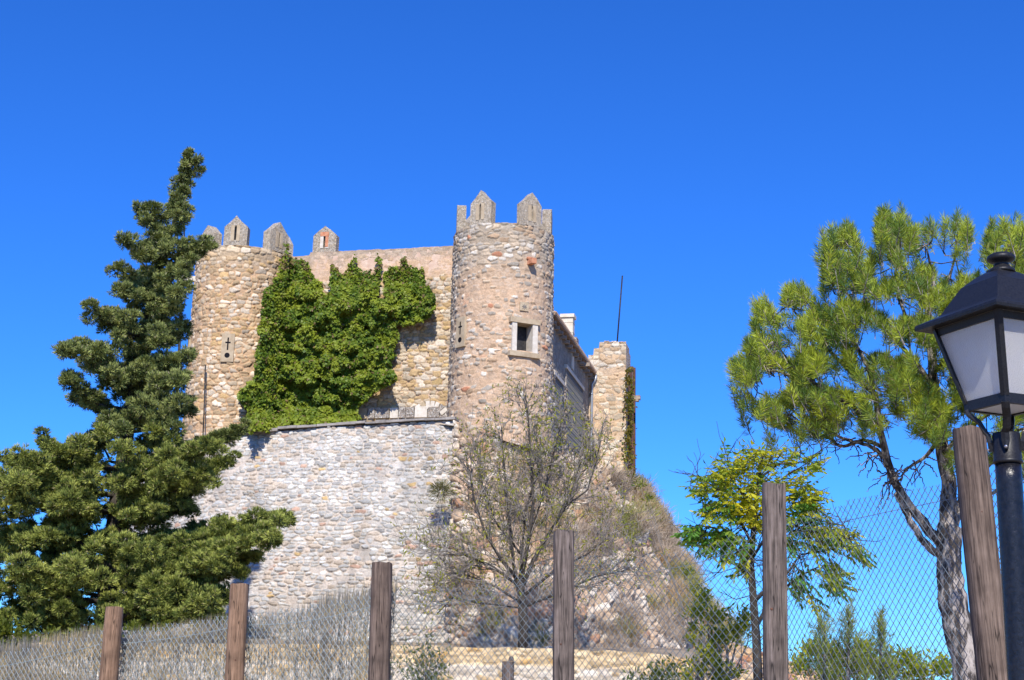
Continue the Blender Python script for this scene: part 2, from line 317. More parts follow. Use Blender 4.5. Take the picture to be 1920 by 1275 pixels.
# left tower
UL = uv(PV(452, 600, 0))[0]; R1 = 2.40; ztl = PV(452, 459, -R1)[2]
def mort_l(TH, ZZ): return lerp(np.array([.54, .39, .27]), np.array([.44, .37, .29]), sst(ztl-1.6, ztl-.4, ZZ)[..., None])
twl = tower(UL, 0, R1, zb, ztl, dict(pal=PAL_L, mortar=mort_l, cover=.10, seed=11, w=.37, h=.205, edge=.22, amp=.07, tone=np.array([1.08, 1.02, .93])))
twr['label'] = 'right tower, pinkish mortar with a square window'; twl['label'] = 'left tower, denser tan rubble with a cross shaped arrow slit'
def sub(parent, o): setpar(o, parent); return o
def merlon(parent, u, v, th, z, wd, hh, hg, t=.45, slit=True, brick=0, seed=0, jag=.0):
    """upright stone slab with a gabled head; th = facing angle from -v"""
    N = CU*math.sin(th)-CV*math.cos(th); T = CU*math.cos(th)+CV*math.sin(th); o = CW(u, v, z)
    m = MB(); a = wd/2; s = .055; z1 = .30 if slit else hh; rr = random.Random(seed)
    q = lambda: rr.uniform(-.03, .03)
    def gy(x): return hh+(hg-hh)*(1-abs(x)/a)
    if slit:
        s1 = .95; 
        for sg in (-1, 1):
            x0, x1 = sg*s, sg*a; poly = [(x0, -.15), (x1, -.15), (x1+q(), hh), (sg*a*.5, gy(a*.5)+q()*1.5), (x0, gy(s))]
            if sg < 0: poly = poly[::-1]
            m.prism(o, T, Z1, -N, poly, -t/2, t/2)
        m.prism(o, T, Z1, -N, [(-s, -.15), (s, -.15), (s, z1), (-s, z1)], -t/2+.002, t/2-.002)
        m.prism(o, T, Z1, -N, [(-s, s1), (0, s1+.12), (s, s1), (s, gy(s)), (0, hg+q()), (-s, gy(s))], -t/2+.002, t/2-.002)
        m.mi = 1; sw = .17
        for sg in (-1, 1):
            x0, x1 = sorted((sg*(s+.002), sg*(s+sw))); m.frame(o, T, -N, Z1, (x0, -t/2-.025, z1-.06), (x1, -t/2+.1, s1+.1))
        m.mi = 2 if brick else 1
        if brick:
            m.frame(o, T, -N, Z1, (s+.004, -t/2-.04, z1+.0), (s+sw-.01, -t/2+.08, s1-.1))
            m.frame(o, T, -N, Z1, (-s-sw, -t/2-.04, s1-.08), (s+sw, -t/2+.08, s1+.14)) if brick > 1 else None
    else:
        m.prism(o, T, Z1, -N, [(-a, -.15), (a, -.15), (a, hh), (a*.5, gy(a*.5)), (0, hg), (-a*.5, gy(a*.5)+.03), (-a, hh)], -t/2, t/2)
    ob = m.build('merlon', [mRubM, mSand if not brick else mSandP, mBrickR]); return sub(parent, ob)
def on_tower(u0_, R, th, rad=0): return u0_+(R-rad)*math.sin(th), -(R-rad)*math.cos(th)
for th, wd, hh, hg, sl_ in ((-1.50, 1.1, 1.35, 1.62, False), (-.50, 1.15, 1.12, 1.72, True), (.62, 1.15, 1.12, 1.72, True), (1.50, 1.15, 1.2, 1.5, False), (2.4, 1.15, 1.1, 1.7, True), (-2.3, 1.15, 1.1, 1.7, True)):
    th += .20; u, v = on_tower(0, R2, th, .3); merlon(twr, u, v, th, zt, wd, hh, hg, .45, sl_, 0, int(th*50))
for th, wd, hh, hg, sl_ in ((-.95, 1.15, .75, 1.25, False), (-.215, 1.18, .98, 1.55, True), (.78, 1.25, 1.0, 1.6, True), (2.0, 1.15, 1.1, 1.7, True), (-2.1, 1.15, 1.1, 1.7, True)):
    th += .38; u, v = on_tower(UL, R1, th, .3); merlon(twl, u, v, th, ztl, wd, hh, hg, .5, sl_, 0, int(th*50)+7)
# window of the right tower: recess, blocks, lintel, sill
def tfr(u0_, R, th, z): N = CU*math.sin(th)-CV*math.cos(th); T = CU*math.cos(th)+CV*math.sin(th); return CW(u0_, 0, z)+N*R, N, T
thc = sum(wth)/2; hw = (wth[1]-wth[0])/2*R2; oc, N, T = tfr(0, R2, thc, (wz[0]+wz[1])/2); hh = (wz[1]-wz[0])/2
m = MB(); a = hw+.01; d0, d1 = -.10, .75
m.frame(oc, T, -N, Z1, (-a-.24, d0, -hh-.05), (-a, .6, hh+.02)); m.frame(oc, T, -N, Z1, (a, d0, -hh-.05), (a+.27, .6, hh+.02))
wf = m.build('window', mSandP); sub(twr, wf)
m = MB(); m.frame(oc, T, -N, Z1, (-a-.36, d0-.04, hh+.022), (a+.38, .6, hh+.27)); sub(twr, m.build('window_lintel', mSand))
m = MB(); m.frame(oc, T, -N, Z1, (-a-.38, d0-.06, -hh-.28), (a+.40, .6, -hh-.052)); sub(twr, m.build('window_sill', mSand))
m = MB(); m.frame(oc, T, -N, Z1, (-a-.1, .55, -hh-.1), (a+.1, .6, hh+.1)); g_ = m.build('window_dark_glass', mIron); sub(twr, g_)  # panel for the inner glass, coloured dark for the unlit recess
m = MB(); oo, N2, T2 = tfr(0, R2, thc-.02, PV(986, 575, -2)[2]); m.frame(oo, T2, -N2, Z1, (-.22, -.09, -.2), (.22, .1, .22))
for k in range(8):
    q = k*math.pi/4; m.mi = 1; m.tube([oo+N2*.10, oo+N2*.10+T2*.13*math.cos(q)+Z1*.13*math.sin(q)], .015, 4)
sub(twr, m.build('carved_stone', [mSand, mCap]))
# cross slits, the shade of their openings painted as black pieces
def slit_plate(parent, u0_, R, th, zc, w_=.62, h_=1.4):
    o, N, T = tfr(u0_, R, th, zc); m = MB(); m.frame(o, T, -N, Z1, (-w_/2, -.11, -h_/2), (w_/2, .1, h_/2))
    m.mi = 1; e = -.118; m.frame(o, T, -N, Z1, (-.035, e, -.12), (.035, 0, .50)); m.frame(o, T, -N, Z1, (-.13, e-.003, .22), (.13, 0, .29))
    m.prism(o-Z1*.38, T, Z1, -N, [(.13*math.cos(k*math.pi/6), .13*math.sin(k*math.pi/6)) for k in range(12)], e, 0)
    return sub(parent, m.build('arrow_slit', [mSand, mBlack]))
slit_plate(twl, UL, R1, .19, PV(435, 652, -R1)[2]); slit_plate(twr, 0, R2+.05, -.64, PV(866, 626, -R2*.7)[2], .6, 1.45)
slit_plate(twl, UL, R1, -1.06, PV(345, 640, 0)[2])
m = MB(); o, N, T = tfr(0, R2, .76, PV(988, 490, -2)[2]); m.frame(o, T, -N, Z1, (-.15, -.42, -.12), (.12, .2, .14)); m.frame(o, T, -N, Z1, (-.2, -.16, .142), (.2, .2, .24)); sub(twr, m.build('corbel', mBrickR))
m = MB(); o, N, T = tfr(UL, R1, -1.02, PV(345, 538, 0)[2]); m.frame(o, T, -N, Z1, (-.13, -.75, -.14), (.13, .2, .12)); m.frame(o, T, -N, Z1, (-.16, -.9, -.16), (.16, -.752, .14)); sub(twl, m.build('water_spout', mSandP))
# curtain wall with plaster band above, tan courses below
ua, ub = UL+1.0, -1.0; zc0 = 3.0; res = .036
nu = int((ub-ua)/res); uu = np.linspace(ua, ub, nu)
ztopL = PV(560, 480, 0)[2]; ztopM = PV(640, 471, 0)[2]; ztopR = PV(840, 461, 0)[2]
u1 = uv(PV(581, 475, 0))[0]
ztop_u = np.interp(uu, [ua, u1, u1+.02, 0], [ztopL, ztopL, ztopM, ztopR])+.05*(fbm(uu*2, uu*0, 0, 3)-.5)+.04*(vnoise(uu*5, 0, 0, 4)-.5)
nz = int((ztopR-zc0)/res); S = np.linspace(0, 1, nz)[:, None]; ZZ = zc0+(ztop_u[None, :]-zc0)*S; UU = np.broadcast_to(uu, ZZ.shape)
dtop = ztop_u[None, :]-ZZ
plb = 1.75+.5*(fbm(UU*1.2, UU*0, 0, 8)-.5)*2
pl = 1-sst(plb-.12, plb+.12, dtop+.5*(fbm(UU*2, ZZ*2, 0, 5)-.5)); st = 1-sst(.2, .75, dtop+.9*(fbm(UU*1.5, ZZ*.8, 0, 15)-.5))
mort = lerp(np.array([.50, .38, .27]), np.array([.68, .49, .36]), pl[..., None]); mort = lerp(mort, np.array([.40, .34, .29]), (st*.75)[..., None])
PAL_C = [((.58, .50, .39), 4), ((.50, .37, .21), 2.6), ((.68, .62, .53), 3), ((.56, .42, .22), 1.6), ((.42, .37, .30), 1)]
h_, c_ = masonry(UU, ZZ, PAL_C, mort, seed=21, w=.42, h=.19, edge=.17, amp=.085, cover=pl*2.0)
# exposed brick patch under the render
for bx, by, rx, ry in ((700, 493, .75, .3), (817, 483, .22, .2), (812, 497, .25, .22)):
    bu, bz = uv(PV(bx, by, 0))[0], PV(bx, by, 0)[2]
    mk = ((UU-bu)/rx)**2+((ZZ-bz)/ry)**2+1.2*(fbm(UU*4, ZZ*4, 0, 6)-.5) < .8
    br = (fr(ZZ/.085) > .2) & (fr(UU/.28+.5*(np.floor(ZZ/.085) % 2)) > .08)
    c_ = np.where(mk[..., None], np.where(br[..., None], np.array([.50, .17, .09]), np.array([.40, .28, .2])), c_); h_ = np.where(mk, -.05, h_)
P = O+CU*UU[..., None]+CV*0; P = np.array(P); P[..., 2] = ZZ; P = P-CV*h_[..., None]
i = np.arange(P.shape[0]*P.shape[1]).reshape(P.shape[:2]); Fc = np.stack([i[:-1, :-1], i[:-1, 1:], i[1:, 1:], i[1:, :-1]], -1).reshape(-1, 4)
curt = cpart(mesh('curtain_wall', P.reshape(-1, 3), Fc, mMas, None, c_.reshape(-1, 3)))
m = MB(); zlow = min(ztopL, ztopR)
m.frame(CW(0, 0, 0), CU, CV, Z1, (ua, .0, zc0), (ub, .9, ztopL-.06)); m.frame(CW(0, 0, 0), CU, CV, Z1, (u1+.02, .003, ztopL-.05), (ub, .88, ztopM-.08)); sub(curt, m.build('wall_core', mPlast))
mu = uv(PV(607, 460, 0))[0]; merlon(curt, mu, .3, 0, PV(607, 473, 0)[2], 1.22, .92, 1.42, .45, True, 2, 5)
# arched ashlar course at the foot of the curtain wall
m = MB(); ub0 = uv(PV(672, 780, -.1))[0]; zb0 = PV(740, 783, -.1)[2]+.42
rr = random.Random(4); x = ub0
while x < -2.0:
    wd = rr.uniform(.35, .85); x1 = min(x+wd, -1.9); h0 = rr.uniform(.30, .55); m.mi = rr.choice((0, 0, 1, 2)); m.frame(CW(0, -.0, zb0-.45), CU, CV, Z1, (x+.02, -.20+rr.uniform(-.03, .03), 0), (x1-.02, .1, .42+h0*.25)); x = x1
for k in range(7):
    q = math.radians(40+k*14); cc = CW(-3.4-.0, 0, zb0-.75); d_ = CU*math.cos(q)+Z1*math.sin(q); tt = CU*-math.sin(q)+Z1*math.cos(q); m.mi = (0, 1, 0, 0, 0, 2, 0)[k]
    m.frame(cc, tt, CV, d_, (-.10, -.215, .72), (.10, .1, 1.10))
sub(curt, m.build('ashlar_course', [mSandP, mRubG, mSand]))
m = MB(); m.frame(CW(0, 0, 0), CU, CV, Z1, (UL-1.2, 1.5, zc0), (UL-.5, 16, ztopL-.5)); m.frame(CW(0, 0, 0), CU, CV, Z1, (UL-.5, 15.2, zc0), (1.2, 16, ztopL-.8)); cpart(m.build('rear_wall', mRubG))
# ---- wing with tiled roof behind the right tower
UW = 2.05; pe0 = PU(1037, 592, UW); pe1 = PU(1104, 688, UW); v0w, v1w = 1.0, uv(pe1)[1]; ze = (pe0[2]+pe1[2])/2-.45
res = .04; vv = np.linspace(v0w, v1w, int((v1w-v0w)/res)); zz = np.linspace(3.0, ze-.05, int((ze-3)/res)); VV, ZZ = np.meshgrid(vv, zz)
rend_shade = sst(-.1, .1, (ZZ-(ze-2.3))+.5*(fbm(VV, ZZ, 0, 2)-.5)+.03*(VV-5))  # grey plaster band whose colour also holds the shade under the eave
wins = []
for (pl_, pr_, pt_, pb_) in ((1037, 1051, 704, 832), (1060, 1089, 692, 845)):
    a1 = PU(pl_, pt_, UW); b1 = PU(pr_, pb_, UW); va, vb = uv(a1)[1], uv(b1)[1]; ztp = a1[2]; zbt = PU((pl_+pr_)/2, pb_, UW)[2]; wins.append((va, vb, zbt, ztp))
keep = np.ones(VV.shape, bool)
for va, vb, z0_, z1_ in wins: keep &= ~((VV > va) & (VV < vb) & (ZZ > z0_) & (ZZ < z1_))
P = np.array(O+CU*UW+CV*VV[..., None]); P[..., 2] = ZZ
wing = cpart(grid('wing_wall', P, np.broadcast_to(CU, P.shape), VV, ZZ, dict(pal=[((.46, .42, .37), 4), ((.60, .56, .5), 3), ((.36, .3, .25), 2), ((.48, .38, .28), 2)], mortar=lerp(np.array([.40, .32, .25]), np.array([.27, .26, .25]), rend_shade[..., None]), cover=rend_shade*2, seed=31, w=.5, h=.26, edge=.2, amp=.13), mMas, None, keep))
wing['label'] = 'side wing behind the right tower with two barred windows'
for va, vb, z0_, z1_ in wins:
    m = MB(); oo = CW(UW, 0, 0); m.mi = 0
    m.frame(oo, CU, CV, Z1, (-.35, va-.05, z0_-.05), (-.3, vb+.05, z1_+.05))
    m.mi = 2; m.frame(oo, CU, CV, Z1, (-.3, va-.10, z0_), (.08, va, z1_)); m.frame(oo, CU, CV, Z1, (-.3, vb, z0_), (.08, vb+.10, z1_)); m.mi = 1; m.frame(oo, CU, CV, Z1, (-.3, va-.25, z1_), (.14, vb+.25, z1_+.2))
    wf = m.build('window', [mBlack, mSandP, mRubG]); sub(wing, wf)
    m = MB(); n_ = max(4, int((vb-va)/.22))
    for k in range(n_+1): y = va+(vb-va)*k/n_; m.frame(oo, CU, CV, Z1, (.05, y-.014, z0_), (.08, y+.014, z1_))
    n_ = int((z1_-z0_)/.32)
    for k in range(n_+1): z = z0_+(z1_-z0_)*k/n_; m.frame(oo, CU, CV, Z1, (.083, va, z-.014), (.11, vb, z+.014))
    sub(wing, m.build('window_bars', mat_plain('bar_iron', (.22, .22, .22), .6, .2)))
m = MB(); oo = CW(UW, 0, 0)
rise = .42
m.prism(CW(UW+.42, 0, ze), CU, Z1, CV, [(0, 0), (0, .10), (-4.6, .10+4.6*rise), (-4.6, 4.6*rise)], v0w-.2, v1w+.1)
m.mi = 0
y = v0w-.1
while y < v1w+.05:
    for (q0, q1) in ((0.05, -4.6),): m.tube([CW(UW+.42+q0, y, ze+.13-q0*rise), CW(UW+.42+q1, y, ze+.13-q1*rise)], .085, 6)
    y += .24
roof = cpart(m.build('roof', mTile))
m = MB(); m.frame(oo, CU, CV, Z1, (.003, v0w, ze-.16), (.2, v1w, ze-.045))
for k in range(14): y = v0w+.4+k*(v1w-v0w-.6)/13; m.frame(oo, CU, CV, Z1, (.01, y-.06, ze-.32), (.38, y+.06, ze-.165))
sub(roof, m.build('rafters', mWoodG))
pc = PV(1065, 620, 8.5); uc = uv(pc)[0]; zc = PV(1065, 592, 8.5)[2]; m = MB(); oo2 = CW(uc, 8.5, 0)
m.frame(oo2, CU, CV, Z1, (-.31, -.3, zc-3), (.31, .3, zc-.17)); m.frame(oo2, CU, CV, Z1, (-.39, -.38, zc-.168), (.39, .38, zc+.02)); m.frame(oo2, CU, CV, Z1, (-.33, -.32, zc-1.0), (.33, .32, zc-.95)); m.frame(oo2, CU, CV, Z1, (-.33, -.32, zc-.45), (.33, .32, zc-.42))
sub(roof, m.build('chimney', mat_noise('chimney_render', (.60, .52, .40), (.72, .65, .54), (3, 3, 3), .9, .2, .01)))
m = MB(); pp = lambda z, e=.2: CW(UW+e, v1w-.12, z)
m.tube([pp(ze-.05, .45), pp(ze-.3, .42), pp(ze-.6, .22), pp(ze-5, .2), pp(PU(1106, 870, UW)[2]-1, .2)], .075, 8)
for z in (ze-1.2, ze-3.4): m.tube([pp(z, .2), pp(z+.06, .2)], .1, 8)
sub(wing, m.build('drainpipe', mZinc, smooth=True))
m = MB(); yy = uv(PU(1086, 684, UW))[1]; zz_ = PU(1086, 684, UW)[2]; m.frame(CW(UW, 0, zz_), CU, CV, Z1, (0, yy-.1, -.1), (.6, yy+.1, .1)); sub(wing, m.build('beam_end', mWoodG))
# ---- ruined pier
vp_ = v1w+.1; pa = PV(1103, 640, vp_); pb = PV(1174, 640, vp_); u_a, u_b = uv(pa)[0]+.02, uv(pb)[0]; zp = PV(1140, 643, vp_)[2]
nu = int((u_b-u_a+.0)/.04); nzr = int((zp-4)/.04); uu = np.linspace(u_a, u_b, nu)
step = np.interp(uu-u_a, [0, .3, .31, .62, .63, 3], [-.75, -.75, -.35, -.35, 0, 0])+.10*np.round(vnoise(uu*2.2, 0, 0, 9)*2)/2
S = np.linspace(0, 1, nzr)[:, None]; ZZ = 4+(zp+step[None, :]-4)*S; UU = np.broadcast_to(uu, ZZ.shape); P = np.array(O+CU*UU[..., None]+CV*vp_); P[..., 2] = ZZ
tn = sst(zp-2.2, zp-.3, ZZ); pier_m = lerp(np.array([.66, .50, .36]), np.array([.46, .40, .33]), tn[..., None])
pier = cpart(grid('ruined_pier', P, np.broadcast_to(-CV, P.shape), UU, ZZ, dict(pal=[((.66, .58, .46), 3), ((.72, .68, .6), 2), ((.58, .44, .3), 2), ((.5, .44, .36), 1)], mortar=pier_m, cover=.45*(1-tn), seed=41, w=.5, h=.25, edge=.2, amp=.06), mMas))
pier['label'] = 'broken end pier beyond the wing, pale pink stone in sunlight'
m = MB(); q0 = CW(0, vp_, 0)
m.frame(q0, CU, CV, Z1, (u_a, .003, 4), (u_b, 1.6, zp-.82)); m.frame(q0, CU, CV, Z1, (u_a+.7, .005, zp-.83), (u_b-.003, 1.55, zp-.02)); m.frame(q0, CU, CV, Z1, (u_a+.33, .004, zp-.83), (u_a+.71, 1.5, zp-.42))
rr = random.Random(8)
for k in range(6): x = u_a+.7+k*(u_b-u_a-.9)/6; m.frame(q0, CU, CV, Z1, (x, -.03, zp-.03), (x+.28, 1.3, zp+rr.uniform(.02, .13)))
uu_ = lambda p, v: uv(PV(p, 800, vp_+v))[0]
m.frame(q0, CU, CV, Z1, (u_b-.8, 1.603, 4), (uu_(1182, 2.4), 2.4, PV(1182, 664, vp_+2)[2]))
m.frame(q0, CU, CV, Z1, (u_b-.8, 2.403, 4), (uu_(1187, 3.0), 3.0, PV(1188, 700, vp_+3)[2])); sub(pier, m.build('pier_core', mRubP))
m = MB(); ztr = PV(1188, 702, vp_+5)[2]
for k in range(9):
    vk = .5+k*.33; x = uu_(1176+k*1.75, vk); z1_ = ztr-rr.uniform(.1, 2.6)+(1.2 if k > 6 else 0); m.frame(q0, CU, CV, Z1, (x-.12, vk-.08, 5), (x+rr.uniform(-.03, .05), vk+.08, min(z1_, ztr)))
sub(pier, m.build('rusty_strips', mRust))
bp0 = PV(1178, 746, vp_+2); bu = uv(bp0)[0]; m = MB(); m.frame(CW(bu, vp_+2, bp0[2]), CU, CV, Z1, (-.6, -.15, -.13), (.72, .15, .12)); m.frame(CW(bu, vp_+2, bp0[2]), CU, CV, Z1, (.45, -.17, -.24), (.62, .14, -.133)); sub(pier, m.build('timber_beam', mWoodG))
# rods
def rod(name, pts, r, label, mat=mIron, sides=5):
    m = MB(); m.tube(pts, r, sides); o = m.build(name, mat, None, True); return tag(o, label, 'rod')
rod('flag_rod', [PV(1157, 645, vp_+.6), PV(1167, 517, vp_+.6)], .045, 'thin dark iron rod rising alone from the ruined end pier')
rod('tower_rod', [PV(380, 830, -2.9), PV(383, 760, -2.8), PV(385, 684, -2.7)], .035, 'short dark iron rod standing before the foot of the left tower')
m = MB(); m.tube([W(331, 790, 67), W(334, 700, 67), W(340, 560, 67)], .07, 6); m.tube([W(340, 562, 67), W(347, 400, 67), W(349, 345, 67)], .04, 6)
for k in range(5): m.tube([W(332+k*2.0, 740-k*40, 67)-Z1*.12, W(332+k*2.0, 740-k*40, 67)+Z1*.12], .085, 6)
tag(m.build('antenna_mast', mIron, None, True), 'tall thin grey mast between the cypress and the left tower', 'mast')
# ================================================================ lower bastion wall and rubble slope (lofted from control rows)
def loft(rows, nr, nc):
    R_ = []
    for r in rows:
        r = np.array(r); d = np.concatenate([[0], np.cumsum(np.linalg.norm(np.diff(r, axis=0), axis=1))]); d /= d[-1]
        t = np.linspace(0, 1, nc); R_.append(np.stack([np.interp(t, d, r[:, k]) for k in range(3)], -1))
    R_ = np.array(R_); n = len(rows); tt = np.linspace(0, n-1, nr); P = np.zeros((nr, nc, 3))
    k0 = np.clip(np.floor(tt).astype(int), 0, n-2); f = (tt-k0)[:, None, None]
    a, b = R_[k0], R_[k0+1]; ma = np.where((k0 == 0)[:, None, None], b-a, (b-R_[np.maximum(k0-1, 0)])/2); mb = np.where((k0+2 > n-1)[:, None, None], b-a, (R_[np.minimum(k0+2, n-1)]-a)/2)
    return (2*f**3-3*f**2+1)*a+(f**3-2*f**2+f)*ma+(-2*f**3+3*f**2)*b+(f**3-f**2)*mb
def smooth_path(ctrl, n=60, k=7):
    r = np.array(ctrl); d = np.concatenate([[0], np.cumsum(np.linalg.norm(np.diff(r, axis=0), axis=1))]); t = np.linspace(0, d[-1], n)
    p = np.stack([np.interp(t, d, r[:, q]) for q in range(3)], -1); o = p.copy()
    for i_ in range(n): a = min(k//2, i_, n-1-i_); o[i_] = p[i_-a:i_+a+1].mean(0)
    return o
topc = [PV(268, 862, 9), PV(285, 855, 3.0), PV(318, 842, -1.2), PV(370, 826, -3.0), PV(465, 812, -3.4), PV(660, 798, -3.4), PV(855, 788, -3.4)]
botc = [PV(170, 1235, 9), PV(190, 1235, 2), PV(235, 1235, -3.5), PV(320, 1235, -5.6), PV(465, 1235, -5.9), PV(660, 1235, -5.9), PV(835, 1235, -5.6)]
topc = smooth_path(topc); botc = smooth_path(botc); midc = (topc+botc)/2+np.array([0, -.25, 0])
P = loft([botc, midc, topc], 400, 860)
dU = np.gradient(P, axis=1); dV = np.gradient(P, axis=0); N = unit(np.cross(dU, dV)); 
if N[200, 500] @ np.array([0, -1, 0]) < 0: N = -N
Uc = np.cumsum(np.linalg.norm(dU, axis=2).mean(0)); Uc = np.broadcast_to(Uc, P.shape[:2]); Zc = P[..., 2]
P = P+N*(.30*(fbm(Uc*.35, Zc*.35, 0, 61)-.5))[..., None]
dark = sst(.52, .62, fbm(Uc*.6, Zc*.6, 0, 66))
mo = lerp(np.array([.54, .49, .44]), np.array([.58, .50, .43]), sst(.35, .6, fbm(Uc*.4, Zc*.4, 0, 62))[..., None])
bast = grid('lower_wall', P, N, Uc, Zc, dict(pal=PAL_G, mortar=mo, cover=.10, seed=51, w=.40, h=.17, edge=.30, amp=.085, tone=np.array([.99, 1.05, 1.13])*(.90+.22*fbm(Uc*.25, Zc*.5, 0, 67))[..., None]*(1-.16*sst(.52, .64, fbm(Uc*.9, Zc*.28, 4, 68)))[..., None]), mMas)
bw = thing('bastion_wall', 'high sloping grey rubble retaining wall carrying the castle', 'retaining wall'); setpar(bast, bw)
m = MB(); rr = random.Random(3)
tp = topc
for k in range(8, 59):
    a, b = tp[k], tp[k+1]; d_ = unit(b-a); n_ = unit(np.cross(d_, Z1))
    if n_[1] > 0: n_ = -n_
    t_ = rr.uniform(.07, .13); dz = rr.uniform(-.03, .03)+(.06 if k > 40 else 0)
    m.frame(a, d_, n_, Z1, (0.004, -.6, -.01+dz), (np.linalg.norm(b-a)-.004, .16+rr.uniform(-.03, .07), t_+dz))
c_ = m.build('coping', mCap, bw)
# slope control rows (px,py,Y)
RT_ = [(852, 790, 61.4), (880, 796, 61.0), (920, 812, 61.0), (960, 826, 61.4), (1010, 838, 62.6), (1060, 852, 66), (1110, 868, 71), (1160, 888, 76), (1192, 912, 80), (1160, 930, 92), (1050, 930, 100)]
RM_ = [(846, 1000, 60.0), (880, 1000, 59.0), (930, 1000, 58.6), (980, 1002, 58.6), (1030, 1003, 59.6), (1090, 1005, 62.5), (1150, 1008, 66.5), (1205, 1014, 71.5), (1256, 1024, 78), (1200, 1030, 92), (1050, 1030, 102)]
RB_ = [(836, 1240, 58.6), (880, 1240, 56.0), (940, 1240, 54.6), (1000, 1240, 54.0), (1070, 1240, 55), (1150, 1240, 57.6), (1230, 1240, 62), (1310, 1240, 68), (1392, 1240, 76), (1330, 1240, 94), (1050, 1240, 106)]
rows = [[W(*q) for q in r] for r in (RB_, RM_, RT_)]
SP = loft([smooth_path(r, 80, 7) for r in rows], 330, 620)
dU = np.gradient(SP, axis=1); dV = np.gradient(SP, axis=0); SN = unit(np.cross(dU, dV))
if SN[150, 200] @ np.array([0, -1, 0]) < 0: SN = -SN
Uc = np.cumsum(np.linalg.norm(dU, axis=2).mean(0)); Uc = np.broadcast_to(Uc, SP.shape[:2]); Zc = SP[..., 2]
edge0 = sst(0, 2.5, Uc)*(1-sst(14.0, 18.0, Zc)*0.3)
disp = edge0*(1.5*(fbm(Uc*.28, Zc*.28, 0, 71)-.5)+.9*(fbm(Uc*.9, Zc*.9, 0, 72)-.5))
SP = SP+SN*disp[..., None]
earth = sst(.46, .60, fbm(Uc*.25, Zc*.25, 0, 75))*sst(2, 6, Uc)
h_, c_ = masonry(Uc, Zc, [((.62, .54, .45), 4), ((.50, .39, .29), 3), ((.70, .65, .58), 3), ((.56, .34, .23), .8)], lerp(np.array([.54, .41, .31]), np.array([.36, .27, .18]), earth[..., None]), seed=77, w=.5, h=.30, edge=.22, amp=.20, cover=.2+.7*earth, jv=.4)
SP = SP+SN*h_[..., None]
i = np.arange(SP.shape[0]*SP.shape[1]).reshape(SP.shape[:2]); Fc = np.stack([i[:-1, :-1], i[:-1, 1:], i[1:, 1:], i[1:, :-1]], -1).reshape(-1, 4)
tag(mesh('hillside', SP.reshape(-1, 3), Fc, mCliff, None, c_.reshape(-1, 3)), kind='structure')
# courtyard ground that caps the walls
cap = [topc[k] for k in range(0, 60, 3)]+[W(*q) for q in RT_[1:]]
cen = CW(-5, 10, 12.0); m = MB(); V_ = [cen+Z1*1.5]+[c-Z1*.12 for c in cap]; m.add(V_, [(0, k, k+1) for k in range(1, len(cap))]+[(0, len(cap), 1)])
tag(m.build('courtyard_ground', mGround), kind='structure')
# ================================================================ low yellowish wall in front
def low_wall(name, ctrl, zbot, spec, label, capmat=None):
    r = np.array([W(*q) for q in ctrl]); d = np.concatenate([[0], np.cumsum(np.linalg.norm(np.diff(r[:, :2], axis=0), axis=1))]); n = int(d[-1]/.035); t = np.linspace(0, d[-1], n)
    p = np.stack([np.interp(t, d, r[:, q]) for q in range(3)], -1); p[:, 2] += .05*(vnoise(t*2.3, 0, 0, 5)-.5)
    nzr = int((p[:, 2].max()-zbot)/.035); S = np.linspace(0, 1, nzr)[:, None, None]; P = np.repeat(p[None], nzr, 0); P[..., 2] = zbot+(p[None, :, 2]-zbot)*S[..., 0]
    N = unit(np.cross(np.gradient(P, axis=1), Z1)); N = np.where((N[..., 1:2] > 0), -N, N); U = np.broadcast_to(t, P.shape[:2])
    root = thing(name, label, 'wall'); dt = p[None, :, 2]-P[..., 2]; sp_ = dict(spec); top = 1-sst(.42, .5, dt)
    sp_['tone'] = lerp(np.array([1.15, 1.15, 1.18]), np.array([1.18, 1.04, .80]), top[..., None])
    grid('wall_face', P, N, U, P[..., 2], sp_, mMas, root)
    m = MB(); 
    for k in range(0, n-30, 30):
        a, b = p[k], p[k+30]; d_ = unit((b-a)*np.array([1, 1, 0])); n_ = unit(np.cross(d_, Z1)); n_ = n_ if n_[1] < 0 else -n_; m.prism(a, d_, Z1, -n_, [(0, zbot-a[2]), (np.linalg.norm((b-a)[:2]), zbot-a[2]), (np.linalg.norm((b-a)[:2]), b[2]-a[2]-.03), (0, -.03)], .01, .5)
    m.build('wall_core', mRubG, root); return root
low_wall('garden_wall', [(60, 1204, 41), (300, 1206, 39.5), (700, 1208, 38), (1000, 1216, 37), (1200, 1222, 36.5), (1310, 1236, 36.5), (1400, 1262, 36.5), (1450, 1280, 36.5)], .3, dict(pal=[((.60, .54, .44), 4), ((.66, .62, .54), 3), ((.55, .42, .24), 1.5), ((.50, .46, .40), 2)], mortar=np.array([.60, .55, .46]), seed=81, w=.42, h=.15, edge=.2, amp=.07, cover=.05), 'low pale and yellow stone wall behind the fence, level along its top')
low_wall('ramp_wall', [(1340, 1192, 50), (1368, 1203, 49.5), (1480, 1240, 48), (1560, 1268, 47), (1600, 1284, 46.5)], .2, dict(pal=[((.60, .50, .40), 4), ((.52, .40, .30), 2), ((.48, .28, .2), .8)], mortar=np.array([.52, .42, .33]), seed=83, w=.4, h=.16, edge=.2, amp=.05, cover=.2), 'pinkish stone wall falling steeply to the right behind the yellow leaved tree')
